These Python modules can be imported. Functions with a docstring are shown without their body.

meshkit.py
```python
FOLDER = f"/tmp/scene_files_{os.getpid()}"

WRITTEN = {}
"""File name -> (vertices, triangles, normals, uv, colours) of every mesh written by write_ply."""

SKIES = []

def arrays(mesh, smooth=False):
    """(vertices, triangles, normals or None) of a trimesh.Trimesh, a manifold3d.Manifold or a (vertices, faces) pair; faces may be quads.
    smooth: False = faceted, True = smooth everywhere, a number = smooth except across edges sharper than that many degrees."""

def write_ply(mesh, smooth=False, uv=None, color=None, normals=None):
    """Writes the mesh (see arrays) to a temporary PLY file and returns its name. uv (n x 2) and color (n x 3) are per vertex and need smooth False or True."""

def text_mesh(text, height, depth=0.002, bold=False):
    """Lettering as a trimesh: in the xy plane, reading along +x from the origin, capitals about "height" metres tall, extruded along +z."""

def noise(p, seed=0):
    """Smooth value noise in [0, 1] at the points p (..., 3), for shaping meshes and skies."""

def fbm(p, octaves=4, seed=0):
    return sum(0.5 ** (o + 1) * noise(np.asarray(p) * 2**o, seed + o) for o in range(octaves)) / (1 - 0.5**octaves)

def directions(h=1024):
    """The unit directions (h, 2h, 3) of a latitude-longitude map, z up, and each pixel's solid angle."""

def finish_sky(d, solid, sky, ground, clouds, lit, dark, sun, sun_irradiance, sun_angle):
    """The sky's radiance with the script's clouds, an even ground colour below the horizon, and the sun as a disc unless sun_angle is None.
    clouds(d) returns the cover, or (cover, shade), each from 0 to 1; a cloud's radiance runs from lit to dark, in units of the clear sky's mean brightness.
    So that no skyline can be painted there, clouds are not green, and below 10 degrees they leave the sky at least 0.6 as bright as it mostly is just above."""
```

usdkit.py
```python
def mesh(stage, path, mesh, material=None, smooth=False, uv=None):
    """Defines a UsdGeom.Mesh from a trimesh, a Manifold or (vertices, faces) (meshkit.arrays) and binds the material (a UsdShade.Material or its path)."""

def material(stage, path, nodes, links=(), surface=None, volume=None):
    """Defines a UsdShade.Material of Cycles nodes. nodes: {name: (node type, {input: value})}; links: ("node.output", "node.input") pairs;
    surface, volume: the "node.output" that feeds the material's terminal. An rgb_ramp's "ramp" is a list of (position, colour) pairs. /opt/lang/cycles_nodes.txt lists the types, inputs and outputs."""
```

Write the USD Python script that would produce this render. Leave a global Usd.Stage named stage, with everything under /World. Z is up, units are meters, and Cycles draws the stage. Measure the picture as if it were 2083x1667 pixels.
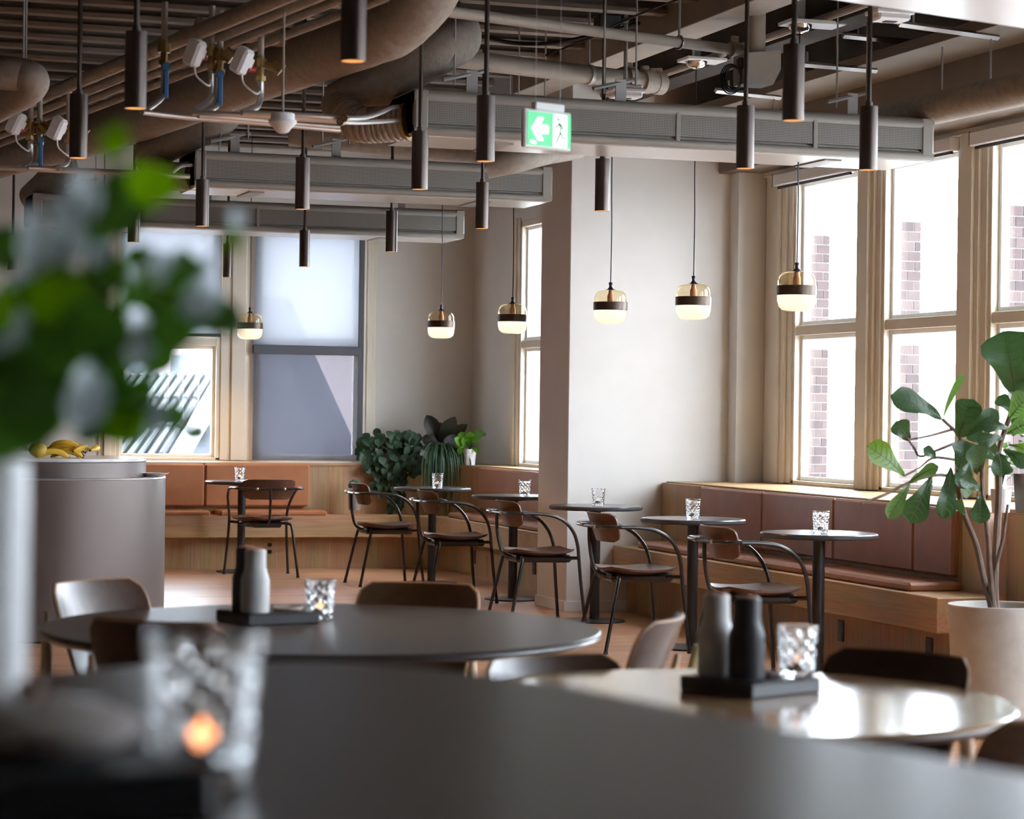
import math, random
import numpy as np, trimesh, usdkit, meshkit
from pxr import Usd, UsdGeom, UsdLux, UsdShade, Gf, Sdf
stage = Usd.Stage.CreateInMemory()
UsdGeom.SetStageUpAxis(stage, 'Z'); UsdGeom.SetStageMetersPerUnit(stage, 1.0)
UsdGeom.Xform.Define(stage, '/World'); UsdGeom.Scope.Define(stage, '/World/Looks')
pi = math.pi
# ------------------------------------------------------------------ camera, sky, exposure
EYE = np.array([0.0, 0.0, 1.34]); YAW = math.radians(18.2); ROLL = 0.0135; PITCH = 0.00072
cam = UsdGeom.Camera.Define(stage, '/World/camera')
cam.CreateHorizontalApertureAttr(30.0); cam.CreateFocalLengthAttr(30.0 * 4860 / 2083)
cam.CreateFStopAttr(3.7); cam.CreateFocusDistanceAttr(14.3)
cam.CreateClippingRangeAttr((0.1, 1000.0))
cam.CreateExposureAttr(0.98)
_f = np.array([math.sin(YAW) * math.cos(PITCH), math.cos(YAW) * math.cos(PITCH), math.sin(PITCH)])
_r = np.array([math.cos(YAW), -math.sin(YAW), 0.0]); _u = np.cross(_r, _f)
_c, _s = math.cos(ROLL), math.sin(ROLL)
RIGHT, UP = _r * _c + _u * _s, _u * _c - _r * _s
M = np.eye(4); M[0, :3], M[1, :3], M[2, :3], M[3, :3] = RIGHT, UP, -_f, EYE
cam.AddTransformOp().Set(Gf.Matrix4d(M.tolist()))
sky = UsdLux.DomeLight.Define(stage, '/World/overcast_sky')
sky.CreateColorAttr(Gf.Vec3f(0.895, 0.985, 1.13)); sky.CreateIntensityAttr(3.2)

# ------------------------------------------------------------------ materials
MAT = {}
def mat(name, nodes, links=(), surface='p.BSDF'):
    MAT[name] = usdkit.material(stage, '/World/Looks/' + name, nodes, links, surface=surface); return MAT[name]
def plain(name, c, rough=0.5, metal=0.0, spec=0.5, **k):
    return mat(name, {'p': ('principled_bsdf', dict(base_color=c, roughness=rough, metallic=metal, specular_ior_level=spec, **k))})
def mottled(name, c1, c2, rough=0.5, scale=(6, 6, 6), detail=4, bump=0.0, metal=0.0, lo=.3, hi=.7, bscale=1.0, spec=0.5, **k):
    nodes = {'g': ('texture_coordinate', {}), 'm': ('mapping', {'scale': scale}), 'n': ('noise_texture', {'scale': 1.0, 'detail': detail, 'roughness': .6}),
             'r': ('rgb_ramp', {'ramp': [(lo, c1), (hi, c2)]}), 'p': ('principled_bsdf', dict(roughness=rough, metallic=metal, specular_ior_level=spec, **k))}
    links = [('g.object', 'm.vector'), ('m.vector', 'n.vector'), ('n.fac', 'r.fac'), ('r.color', 'p.base_color')]
    if bump:
        nodes['b'] = ('bump', {'strength': bump, 'distance': 0.01}); links += [('n.fac', 'b.height'), ('b.normal', 'p.normal')]
    return mat(name, nodes, links)
mottled('plaster', (.74, .70, .645), (.775, .735, .68), .9, (3, 3, 3), 3)
mottled('dark_wall', (.14, .105, .08), (.18, .14, .11), .8, (2, 2, 2), 3)
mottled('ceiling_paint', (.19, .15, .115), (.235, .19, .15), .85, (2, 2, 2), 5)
mottled('ceiling_dark', (.035, .027, .021), (.06, .048, .038), .9, (3, 3, 3), 4)
mottled('duct_wrap', (.27, .22, .175), (.36, .305, .25), .75, (22, 22, 22), 6, bump=.5)
mottled('pipe_paint', (.32, .265, .21), (.37, .315, .255), .6, (8, 8, 8), 3)
mottled('frame_paint', (.75, .67, .54), (.785, .705, .575), .45, (3, 3, 3), 2)
def wood(name, c1, c2, c3, scale, rough=.45, **k):
    mat(name, {'g': ('texture_coordinate', {}), 'm': ('mapping', {'scale': scale}), 'n': ('noise_texture', {'scale': 1.0, 'detail': 5, 'roughness': .65, 'distortion': .6}),
               'm2': ('mapping', {'scale': tuple(.12 * s for s in scale)}), 'n2': ('noise_texture', {'scale': 1.0, 'detail': 2}), 'mx': ('mix_color', {'fac': .35, 'blend_type': 'overlay'}),
               'r': ('rgb_ramp', {'ramp': [(.25, c1), (.5, c2), (.75, c3)]}), 'p': ('principled_bsdf', dict(roughness=rough, **k))},
        [('g.object', 'm.vector'), ('m.vector', 'n.vector'), ('g.object', 'm2.vector'), ('m2.vector', 'n2.vector'), ('n.fac', 'r.fac'), ('r.color', 'mx.a'), ('n2.color', 'mx.b'), ('mx.result', 'p.base_color')])
wood('oak_upright', (.33, .19, .082), (.43, .262, .122), (.51, .33, .165), (70, 70, 2.2), .5)
wood('oak_along_y', (.36, .21, .09), (.46, .285, .132), (.53, .35, .175), (60, 2.2, 60), .5)
wood('oak_along_x', (.36, .21, .09), (.46, .285, .132), (.53, .35, .175), (2.2, 60, 60), .5)
wood('walnut', (.075, .032, .018), (.115, .05, .028), (.15, .068, .038), (3, 45, 45), .38)
wood('dark_ply', (.042, .019, .011), (.06, .029, .017), (.08, .04, .024), (3, 30, 30), .32, coat_weight=.35, coat_roughness=.22)
wood('pale_oak', (.52, .36, .20), (.60, .43, .26), (.66, .49, .31), (40, 40, 3), .45)
wood('ash_panel', (.68, .50, .30), (.74, .56, .36), (.79, .62, .42), (60, 60, 2), .5)
plain('edge_oak', (.30, .17, .085), .45)
wood('oak_top', (.50, .29, .15), (.56, .335, .18), (.61, .385, .22), (2.5, 40, 40), .16, coat_weight=.6, coat_roughness=.1)
mottled('tan_leather', (.40, .155, .065), (.45, .18, .078), .42, (5, 5, 5), 5, bump=.06, lo=.35, hi=.65)
mottled('brown_leather', (.36, .15, .075), (.42, .178, .092), .40, (5, 5, 5), 5, bump=.08, lo=.35, hi=.65)
plain('leather_seam', (.12, .05, .03), .6)
plain('black_metal', (.018, .016, .016), .32, 0.0, .6)
plain('black_plastic', (.02, .02, .021), .45)
mottled('bronze_tube', (.105, .083, .072), (.12, .097, .084), .33, (3, 3, 3), 2, metal=.9)
plain('lino_dark', (.055, .052, .055), .22, 0, .55)
plain('laminate_dark', (.062, .051, .044), .34, 0, .58)
plain('laminate_edge', (.035, .034, .038), .25, 0, .55)
plain('tray_black', (.020, .019, .021), .40)
plain('white_ceramic', (.78, .78, .77), .38)
plain('mill_white', (.62, .61, .58), .55)
plain('mill_black', (.028, .029, .033), .5)
plain('copper_wood', (.42, .20, .12), .4)
plain('white_plastic', (.78, .77, .76), .4)
plain('grey_paint', (.27, .245, .21), .42, 0, .5)
plain('beam_white', (.60, .56, .51), .28, 0.15, .6)
plain('steel', (.55, .52, .48), .35, .9)
plain('galvanised', (.46, .44, .41), .45, .6)
plain('brass', (.36, .24, .10), .35, .9)
plain('blue_handle', (.03, .13, .30), .45)
plain('red_plastic', (.5, .03, .03), .4)
plain('black_cable', (.012, .011, .011), .5)
plain('white_paint', (.80, .80, .79), .5)
plain('silver', (.72, .72, .73), .12, 1.0)
plain('soil', (.05, .035, .025), .95)
mottled('concrete', (.44, .415, .37), (.55, .525, .475), .85, (9, 9, 9), 7, bump=.15)
mottled('grey_pot', (.20, .18, .165), (.25, .23, .21), .8, (9, 9, 9), 4)
plain('band_metal', (.085, .058, .042), .4, .6)
plain('lamp_cap', (.03, .02, .035), .3, .3)
mat('lamp_glow', {'e': ('emission', {'color': (1.0, .42, .13), 'strength': .62})}, surface='e.emission')
mat('opal_glow', {'t': ('texture_coordinate', {}), 's': ('separate_xyz', {}), 'r': ('map_range', {'from_min': -.02, 'from_max': .11, 'to_min': .62, 'to_max': .85}),
    'e': ('emission', {'color': (1.0, .82, .58)}), 'g': ('glossy_bsdf', {'roughness': .15, 'color': (1, 1, 1)}), 'f': ('fresnel', {'IOR': 1.4}), 'x': ('mix_closure', {})},
    [('t.object', 's.vector'), ('s.z', 'r.value'), ('r.result', 'e.strength'), ('e.emission', 'x.closure1'), ('g.BSDF', 'x.closure2'), ('f.fac', 'x.fac')], 'x.closure')
mat('flame_glow', {'e': ('emission', {'color': (1.0, .36, .14), 'strength': 2.5})}, surface='e.emission')
mat('amber_glass', {'t': ('transparent_bsdf', {'color': (.985, .91, .75)}), 'g': ('glossy_bsdf', {'roughness': 0.04, 'color': (1, .93, .8)}), 'f': ('layer_weight', {'blend': .5}), 'w': ('math', {'math_type': 'power', 'value2': 5.0}), 'q': ('math', {'math_type': 'multiply_add', 'value2': .9, 'value3': .04}), 'x': ('mix_closure', {})},
    [('f.facing', 'w.value1'), ('w.value', 'q.value1'), ('q.value', 'x.fac'), ('t.BSDF', 'x.closure1'), ('g.BSDF', 'x.closure2')], 'x.closure')
mat('pane_glass', {'t': ('transparent_bsdf', {'color': (.965, .975, .97)}), 'g': ('glossy_bsdf', {'roughness': 0.0, 'color': (1, 1, 1)}), 'f': ('layer_weight', {'blend': .5}), 'w': ('math', {'math_type': 'power', 'value2': 5.0}), 'q': ('math', {'math_type': 'multiply_add', 'value2': .9, 'value3': .04}), 'x': ('mix_closure', {})},
    [('f.facing', 'w.value1'), ('w.value', 'q.value1'), ('q.value', 'x.fac'), ('t.BSDF', 'x.closure1'), ('g.BSDF', 'x.closure2')], 'x.closure')
mat('clear_glass', {'p': ('principled_bsdf', {'base_color': (.97, .98, .98), 'roughness': .02, 'transmission_weight': 1.0, 'ior': 1.46})})
mat('screen_pale', {'t': ('transparent_bsdf', {'color': (.9, .9, .92)}), 'l': ('translucent_bsdf', {'color': (.32, .33, .35)}), 'd': ('diffuse_bsdf', {'color': (.5, .5, .52)}), 'a': ('mix_closure', {'fac': .3}), 'x': ('mix_closure', {'fac': .90})},
    [('l.BSDF', 'a.closure1'), ('d.BSDF', 'a.closure2'), ('t.BSDF', 'x.closure1'), ('a.closure', 'x.closure2')], 'x.closure')
mat('screen_grey', {'t': ('transparent_bsdf', {'color': (.9, .9, .92)}), 'l': ('translucent_bsdf', {'color': (.05, .05, .062)}), 'd': ('diffuse_bsdf', {'color': (.25, .25, .27)}), 'a': ('mix_closure', {'fac': .5}), 'x': ('mix_closure', {'fac': .64})},
    [('l.BSDF', 'a.closure1'), ('d.BSDF', 'a.closure2'), ('t.BSDF', 'x.closure1'), ('a.closure', 'x.closure2')], 'x.closure')
plain('screen_bar', (.10, .10, .115), .6)
def leafmat(name, c, rough=.35, trans=.35, c2=None, spec=.5):
    c2 = c2 or tuple(min(1, 1.35 * a) for a in c)
    mat(name, {'g': ('texture_coordinate', {}), 'n': ('noise_texture', {'scale': 7.0, 'detail': 3}), 'r': ('rgb_ramp', {'ramp': [(.3, c), (.7, c2)]}), 'p': ('principled_bsdf', {'roughness': rough, 'specular_ior_level': spec}),
               'l': ('translucent_bsdf', {}), 'h': ('hsv', {'saturation': 1.15, 'value': 1.9}), 'x': ('mix_closure', {'fac': trans})},
        [('g.object', 'n.vector'), ('n.fac', 'r.fac'), ('r.color', 'p.base_color'), ('r.color', 'h.color'), ('h.color', 'l.color'), ('p.BSDF', 'x.closure1'), ('l.BSDF', 'x.closure2')], 'x.closure')
leafmat('fig_leaf', (.028, .062, .020), .36, .20)
leafmat('fig_leaf_light', (.085, .15, .045), .42, .28)
leafmat('fig_leaf_young', (.10, .18, .022), .4, .32)
plain('fig_vein', (.085, .13, .05), .5)
leafmat('branch_leaf', (.055, .125, .025), .36, .3)
leafmat('branch_leaf_bright', (.095, .19, .016), .4, .45)
leafmat('branch_leaf_pale', (.46, .56, .57), .42, .15, (.54, .64, .65))
leafmat('creeper_leaf', (.020, .044, .020), .55, .12, (.036, .072, .036), .3)
leafmat('rubber_leaf', (.022, .026, .02), .3, .08, (.04, .042, .034))
leafmat('grass_leaf', (.024, .062, .024), .5, .2)
leafmat('pilea_leaf', (.085, .21, .018), .4, .4)
leafmat('cactus_green', (.03, .07, .035), .6, .05)
mottled('bark', (.11, .07, .05), (.20, .14, .105), .85, (30, 30, 12), 5, bump=.4)
plain('branch_stem', (.05, .045, .02), .7)
mottled('banana', (.62, .37, .02), (.72, .47, .05), .45, (14, 14, 14), 3)
plain('banana_tip', (.10, .075, .03), .7)
plain('mango_skin', (.62, .40, .06), .45)
mottled('marble', (.60, .60, .61), (.72, .72, .72), .15, (7, 7, 7), 6)
mat('counter_mesh', {'g': ('texture_coordinate', {}), 's': ('separate_xyz', {}), 'z': ('math', {'math_type': 'multiply', 'value2': 820.0}), 'sn': ('math', {'math_type': 'sine'}), 'at': ('math', {'math_type': 'arctan2'}), 'am': ('math', {'math_type': 'multiply', 'value2': 560.0}), 'as': ('math', {'math_type': 'sine'}), 'mu': ('math', {'math_type': 'multiply'}),
    'r': ('rgb_ramp', {'ramp': [(.45, (.115, .093, .084)), (.6, (.19, .158, .143))]}), 'h': ('map_range', {'from_min': -1, 'from_max': 1}), 'p': ('principled_bsdf', {'metallic': .45, 'roughness': .42})},
    [('g.object', 's.vector'), ('s.z', 'z.value1'), ('z.value', 'sn.value1'), ('s.y', 'at.value1'), ('s.x', 'at.value2'), ('at.value', 'am.value1'), ('am.value', 'as.value1'), ('sn.value', 'mu.value1'), ('as.value', 'mu.value2'), ('mu.value', 'h.value'), ('h.result', 'r.fac'), ('r.color', 'p.base_color')])
mat('grille', {'g': ('geometry', {}), 's': ('separate_xyz', {}), 'a': ('math', {'math_type': 'add'}), 'b': ('math', {'math_type': 'subtract'}), 'a2': ('math', {'math_type': 'multiply', 'value2': 360.0}), 'b2': ('math', {'math_type': 'multiply', 'value2': 360.0}), 'sa': ('math', {'math_type': 'sine'}), 'sb': ('math', {'math_type': 'sine'}), 'mu': ('math', {'math_type': 'multiply'}), 'gt': ('math', {'math_type': 'greater_than', 'value2': .28}),
    'mx': ('mix_color', {'a': (.25, .23, .20), 'b': (.03, .026, .022)}), 'p': ('principled_bsdf', {'roughness': .5})},
    [('g.position', 's.vector'), ('s.x', 'a.value1'), ('s.z', 'a.value2'), ('s.x', 'b.value1'), ('s.z', 'b.value2'), ('a.value', 'a2.value1'), ('b.value', 'b2.value1'), ('a2.value', 'sa.value1'), ('b2.value', 'sb.value1'), ('sa.value', 'mu.value1'), ('sb.value', 'mu.value2'), ('mu.value', 'gt.value1'), ('gt.value', 'mx.fac'), ('mx.result', 'p.base_color')])
mat('floor_boards', {'g': ('geometry', {}), 'b': ('brick_texture', {'scale': 1.0, 'brick_width': 1.5, 'row_height': .11, 'mortar_size': .0022, 'offset': .37, 'offset_frequency': 2, 'color1': (.52, .285, .155), 'color2': (.40, .205, .11), 'mortar': (.13, .07, .045), 'bias': .0}),
    'm': ('mapping', {'scale': (3, 45, 1)}), 'n': ('noise_texture', {'scale': 1.0, 'detail': 5}), 'r': ('rgb_ramp', {'ramp': [(.3, (.42, .42, .42)), (.7, (.62, .62, .62))]}), 'x': ('mix_color', {'fac': .55, 'blend_type': 'overlay'}), 'p': ('principled_bsdf', {'roughness': .34, 'specular_ior_level': .5})},
    [('g.position', 'b.vector'), ('g.position', 'm.vector'), ('m.vector', 'n.vector'), ('n.fac', 'r.fac'), ('b.color', 'x.a'), ('r.color', 'x.b'), ('x.result', 'p.base_color')])
for k, c in enumerate([(.068, .045, .043), (.055, .038, .038), (.085, .060, .056)]): mottled('brick_%s' % 'red dark pale'.split()[k], c, tuple(1.2 * a for a in c), .9, (25, 25, 25), 4)
plain('mortar', (.22, .20, .19), .9)
plain('yellow_stone', (.36, .305, .175), .85)
plain('white_frame', (.80, .80, .78), .5); plain('house_white', (.42, .43, .45), .6)
plain('roof_tile', (.035, .042, .043), .6); plain('roof_tile_light', (.085, .10, .098), .55); plain('counter_rim', (.36, .33, .31), .4, .5)
mottled('slate_wall', (.028, .032, .042), (.042, .047, .06), .7, (4, 4, 60), 3)
plain('pink_render', (.34, .28, .265), .9); plain('far_render', (.26, .22, .21), .9); plain('far_window', (.06, .075, .085), .4)
plain('street', (.42, .42, .42), .9)
plain('sign_green', (.05, .42, .16), .4, emission_color=(.08, .55, .22), emission_strength=.45)
plain('sign_white', (.85, .9, .86), .4, emission_color=(.85, 1.0, .9), emission_strength=1.1)
plain('sign_case', (.80, .82, .80), .35)
plain('sign_dark', (.05, .22, .12), .5)

# ------------------------------------------------------------------ mesh helpers
def nrm(v): v = np.asarray(v, float); return v / (np.linalg.norm(v) + 1e-12)
class MB:
    def __init__(s): s.v, s.f, s.n = [], [], 0
    def add(s, v, f):
        v = np.asarray(v, float); f = np.asarray(f, int)
        if f.shape[1] == 4: f = np.vstack([f[:, [0, 1, 2]], f[:, [0, 2, 3]]])
        s.v.append(v); s.f.append(f + s.n); s.n += len(v); return s
    def box(s, lo, hi, c=0.0, T=None):
        lo, hi = np.minimum(lo, hi).astype(float), np.maximum(lo, hi).astype(float)
        c = min(c, .45 * (hi - lo).min())
        if c <= 0:
            m = trimesh.creation.box(hi - lo); v = m.vertices + (lo + hi) / 2; f = m.faces
        else:
            h = (hi - lo) / 2; pts = []
            for sx in (-1, 1):
                for sy in (-1, 1):
                    for sz in (-1, 1):
                        for k in range(3):
                            p = np.array([sx, sy, sz]) * (h - c); p[k] += (sx, sy, sz)[k] * c; pts.append(p)
            m = trimesh.convex.convex_hull(np.array(pts)); v = m.vertices + (lo + hi) / 2; f = m.faces
        if T is not None: v = v @ T[:3, :3].T + T[:3, 3]
        return s.add(v, f)
    def tube(s, pts, r, n=10, cap=True, up=None):
        p = np.asarray(pts, float); r = np.broadcast_to(np.asarray(r, float), (len(p),))
        t = np.gradient(p, axis=0); t /= np.linalg.norm(t, axis=1, keepdims=True) + 1e-12
        a = np.zeros_like(p); ref = np.array([0, 0, 1.0]) if abs(t[0][2]) < .9 else np.array([1.0, 0, 0])
        prev = nrm(np.cross(t[0], ref))
        for i in range(len(p)):
            q = prev - t[i] * (prev @ t[i]); prev = nrm(q); a[i] = prev
        b = np.cross(t, a); an = np.arange(n) * 2 * pi / n
        v = (p[:, None] + r[:, None, None] * (np.cos(an)[None, :, None] * a[:, None] + np.sin(an)[None, :, None] * b[:, None])).reshape(-1, 3)
        i, j = np.meshgrid(np.arange(len(p) - 1), np.arange(n), indexing='ij')
        q = np.stack([i * n + j, i * n + (j + 1) % n, (i + 1) * n + (j + 1) % n, (i + 1) * n + j], -1).reshape(-1, 4)
        f = np.vstack([q[:, [0, 1, 2]], q[:, [0, 2, 3]]])
        if cap:
            k = len(v); v = np.vstack([v, p[0], p[-1]]); L = (len(p) - 1) * n
            f = np.vstack([f, [[k, (x + 1) % n, x] for x in range(n)], [[k + 1, L + x, L + (x + 1) % n] for x in range(n)]])
        return s.add(v, f)
    def cyl(s, a, b, r, n=16, r2=None): return s.tube([a, b], [r, r if r2 is None else r2], n)
    def lathe(s, prof, c=(0, 0, 0), n=32, close=False):
        prof = np.asarray(prof, float); an = np.arange(n) * 2 * pi / n
        v = np.stack([prof[:, None, 0] * np.cos(an), prof[:, None, 0] * np.sin(an), np.broadcast_to(prof[:, None, 1], (len(prof), n))], -1).reshape(-1, 3) + np.asarray(c, float)
        m = len(prof); rows = m if close else m - 1
        i, j = np.meshgrid(np.arange(rows), np.arange(n), indexing='ij'); i2 = (i + 1) % m
        q = np.stack([i * n + j, i * n + (j + 1) % n, i2 * n + (j + 1) % n, i2 * n + j], -1).reshape(-1, 4)
        return s.add(v, q)
    def grid(s, P, flip=False):
        a, b = P.shape[:2]; i, j = np.meshgrid(np.arange(a - 1), np.arange(b - 1), indexing='ij')
        q = np.stack([i * b + j, (i + 1) * b + j, (i + 1) * b + j + 1, i * b + j + 1], -1).reshape(-1, 4)
        return s.add(P.reshape(-1, 3), q[:, ::-1] if flip else q)
    def slab(s, P, N, th):
        """a curved sheet of points P (a,b,3) given thickness th along N, with a rim"""
        a, b = P.shape[:2]; Q = P + N * th
        s.grid(P, True); s.grid(Q)
        for e, g in ((P[0], Q[0]), (P[-1, ::-1], Q[-1, ::-1]), (P[::-1, 0], Q[::-1, 0]), (P[:, -1], Q[:, -1])): s.grid(np.stack([e, g]), False)
        return s
    def poly(s, xy, z0, z1, c=0.0):
        """an extruded outline (closed, convex-ish) with chamfered top and bottom rims"""
        from shapely.geometry import Polygon
        pg = Polygon(xy); 
        if c <= 0: m = trimesh.creation.extrude_polygon(pg, z1 - z0, engine='earcut'); return s.add(m.vertices + [0, 0, z0], m.faces)
        xy = np.asarray(pg.exterior.coords)[:-1]
        d1 = nrm2(np.roll(xy, -1, 0) - xy); nr = np.stack([d1[:, 1], -d1[:, 0]], 1); nv = nrm2(nr + np.roll(nr, 1, 0))
        if Polygon(xy).exterior.is_ccw is False: nv = -nv
        ins = xy - nv * c; rings = [(ins, z0), (xy, z0 + c), (xy, z1 - c), (ins, z1)]
        n = len(xy); v = np.vstack([np.column_stack([r, np.full(n, z)]) for r, z in rings])
        q = np.array([[k * n + j, k * n + (j + 1) % n, (k + 1) * n + (j + 1) % n, (k + 1) * n + j] for k in range(3) for j in range(n)]); s.add(v, q)
        cc = ins.mean(0)
        s.add(np.vstack([np.column_stack([ins, np.full(n, z1)]), [[*cc, z1]]]), [[j, (j + 1) % n, n] for j in range(n)])
        return s.add(np.vstack([np.column_stack([ins, np.full(n, z0)]), [[*cc, z0]]]), [[(j + 1) % n, j, n] for j in range(n)])
    def sphere(s, c, r, sub=2, sc=(1, 1, 1)):
        m = trimesh.creation.icosphere(sub, 1.0); return s.add(m.vertices * r * np.asarray(sc) + np.asarray(c, float), m.faces)
    def move(s, T):
        s.v = [v @ T[:3, :3].T + T[:3, 3] for v in s.v]; return s
    def get(s): return np.vstack(s.v), np.vstack(s.f)
def nrm2(a): return a / (np.linalg.norm(a, axis=1, keepdims=True) + 1e-12)
def rotz(a, t=(0, 0, 0)):
    T = np.eye(4); T[:2, :2] = [[math.cos(a), -math.sin(a)], [math.sin(a), math.cos(a)]]; T[:3, 3] = t; return T
def frame(o, x, y, z):
    T = np.eye(4); T[:3, 0], T[:3, 1], T[:3, 2], T[:3, 3] = x, y, z, o; return T
def spline(pts, n=8):
    """Catmull-Rom through the points"""
    p = np.asarray(pts, float); q = np.vstack([2 * p[0] - p[1], p, 2 * p[-1] - p[-2]]); out = []
    for i in range(1, len(q) - 2):
        for t in np.arange(n) / n:
            a, b, c, d = q[i - 1], q[i], q[i + 1], q[i + 2]
            out.append(.5 * (2 * b + (c - a) * t + (2 * a - 5 * b + 4 * c - d) * t * t + (3 * b - a - 3 * c + d) * t ** 3))
    return np.array(out + [p[-1]])
NAMES = {}
def path_for(parent, name):
    base = (str(parent.GetPath()) if parent is not None else '/World') + '/' + name
    k = NAMES.get(base, 0); NAMES[base] = k + 1
    return base if k == 0 else '%s_%03d' % (base, k)
def obj(name, mb, m, parent=None, label=None, cat=None, group=None, kind=None, smooth=35):
    g = usdkit.mesh(stage, path_for(parent, name), mb.get() if isinstance(mb, MB) else mb, MAT[m], smooth=smooth).GetPrim()
    return tag(g, label, cat, group, kind)
def tag(p, label=None, cat=None, group=None, kind=None):
    for k, v in (('label', label), ('category', cat), ('group', group), ('kind', kind)):
        if v: p.SetCustomDataByKey(k, v)
    return p
def thing(name, label, cat, loc=(0, 0, 0), rz=0.0, group=None, kind=None):
    x = UsdGeom.Xform.Define(stage, path_for(None, name))
    x.AddTranslateOp().Set(Gf.Vec3d(*map(float, loc)))
    if rz: x.AddRotateZOp().Set(math.degrees(rz))
    return tag(x.GetPrim(), label, cat, group, kind)
def dup(src, label, loc, rz=0.0, scale=None):
    was = src.GetCustomData(); name = src.GetName()
    x = UsdGeom.Xform.Define(stage, path_for(None, name))
    x.AddTranslateOp().Set(Gf.Vec3d(*map(float, loc)))
    if rz: x.AddRotateZOp().Set(math.degrees(rz))
    if scale: x.AddScaleOp().Set(Gf.Vec3f(*scale))
    p = x.GetPrim(); p.GetReferences().AddInternalReference(src.GetPath())
    if not rz: x.SetXformOpOrder([o for o in x.GetOrderedXformOps() if 'rotateZ' not in o.GetOpName()])
    p.SetInstanceable(True); return tag(p, label, was['category'], was.get('group'))
def struct(name, mb, m, cat=None, label=None, smooth=35, group=None): return obj(name, mb, m, None, label, cat, group, 'structure', smooth)
def sgroup(name, label=None, cat=None, group=None): return thing(name, label, cat, group=group, kind='structure')
# ------------------------------------------------------------------ the room
XW, XW2, YF = 6.72, 6.30, 20.30          # window wall, its set-back part beyond the pillar, far wall
struct('floor', MB().box((-3.2, -4.2, -.12), (7.1, 20.6, 0)), 'floor_boards', 'floor', 'warm brown oak board floor of the cafe')
struct('ceiling', MB().box((-3.2, -4.2, 3.80), (7.1, 20.6, 3.95)), 'ceiling_dark', 'ceiling', 'dark open ceiling slab above the ducts and beams')
struct('wall_left', MB().box((-3.2, -4.2, 0), (-3.0, 20.6, 3.8)), 'dark_wall', 'wall', 'dark brown wall on the far left, out of view')
struct('wall_back', MB().box((-3.0, -4.2, 0), (6.9, -4.0, 3.8)), 'dark_wall', 'wall', 'dark brown wall behind the viewer')

def spans(lo, hi, holes):
    out, a = [], lo
    for h0, h1 in sorted(holes): out.append((a, h0)); a = h1
    return out + [(a, hi)]
RW = [(10.94 - 1.29 * k, 11.913 - 1.29 * k) for k in range(9)] + [(12.24, 13.213), (13.53, 14.495)]
Z0, Z1 = .885, 2.93
w = MB().box((XW, -4.0, 0), (6.85, 14.95, Z0)).box((XW, -4.0, Z1), (6.85, 14.95, 3.8))
for a, b in spans(-4.0, 14.95, RW): w.box((XW + .04, a, Z0), (6.85, b, Z1))
struct('wall_return', MB().box((6.52, 14.955, 0), (6.95, 15.10, 3.8)), 'plaster', 'wall', 'short plaster return between the pillar and the window wall')
struct('wall_right', w, 'plaster', 'wall', 'cream window wall on the right behind the long brown bench')
struct('pillar', MB().box((5.36, 15.10, 0), (6.95, 15.70, 3.8), .006), 'plaster', 'pillar', 'broad white plastered pillar between the two bench bays')
struct('baseboard_pillar', MB().box((5.345, 15.086, 0), (6.5, 15.10, .07), .002).box((5.346, 15.10, 0), (5.36, 15.70, .07), .002), 'white_paint', 'baseboard', 'low white skirting around the foot of the white pillar')
W2 = [(16.75, 17.70), (18.05, 18.985)]
w = MB().box((XW2, 15.70, 0), (6.55, YF, Z0)).box((XW2, 15.70, Z1), (6.55, YF, 3.8))
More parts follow.
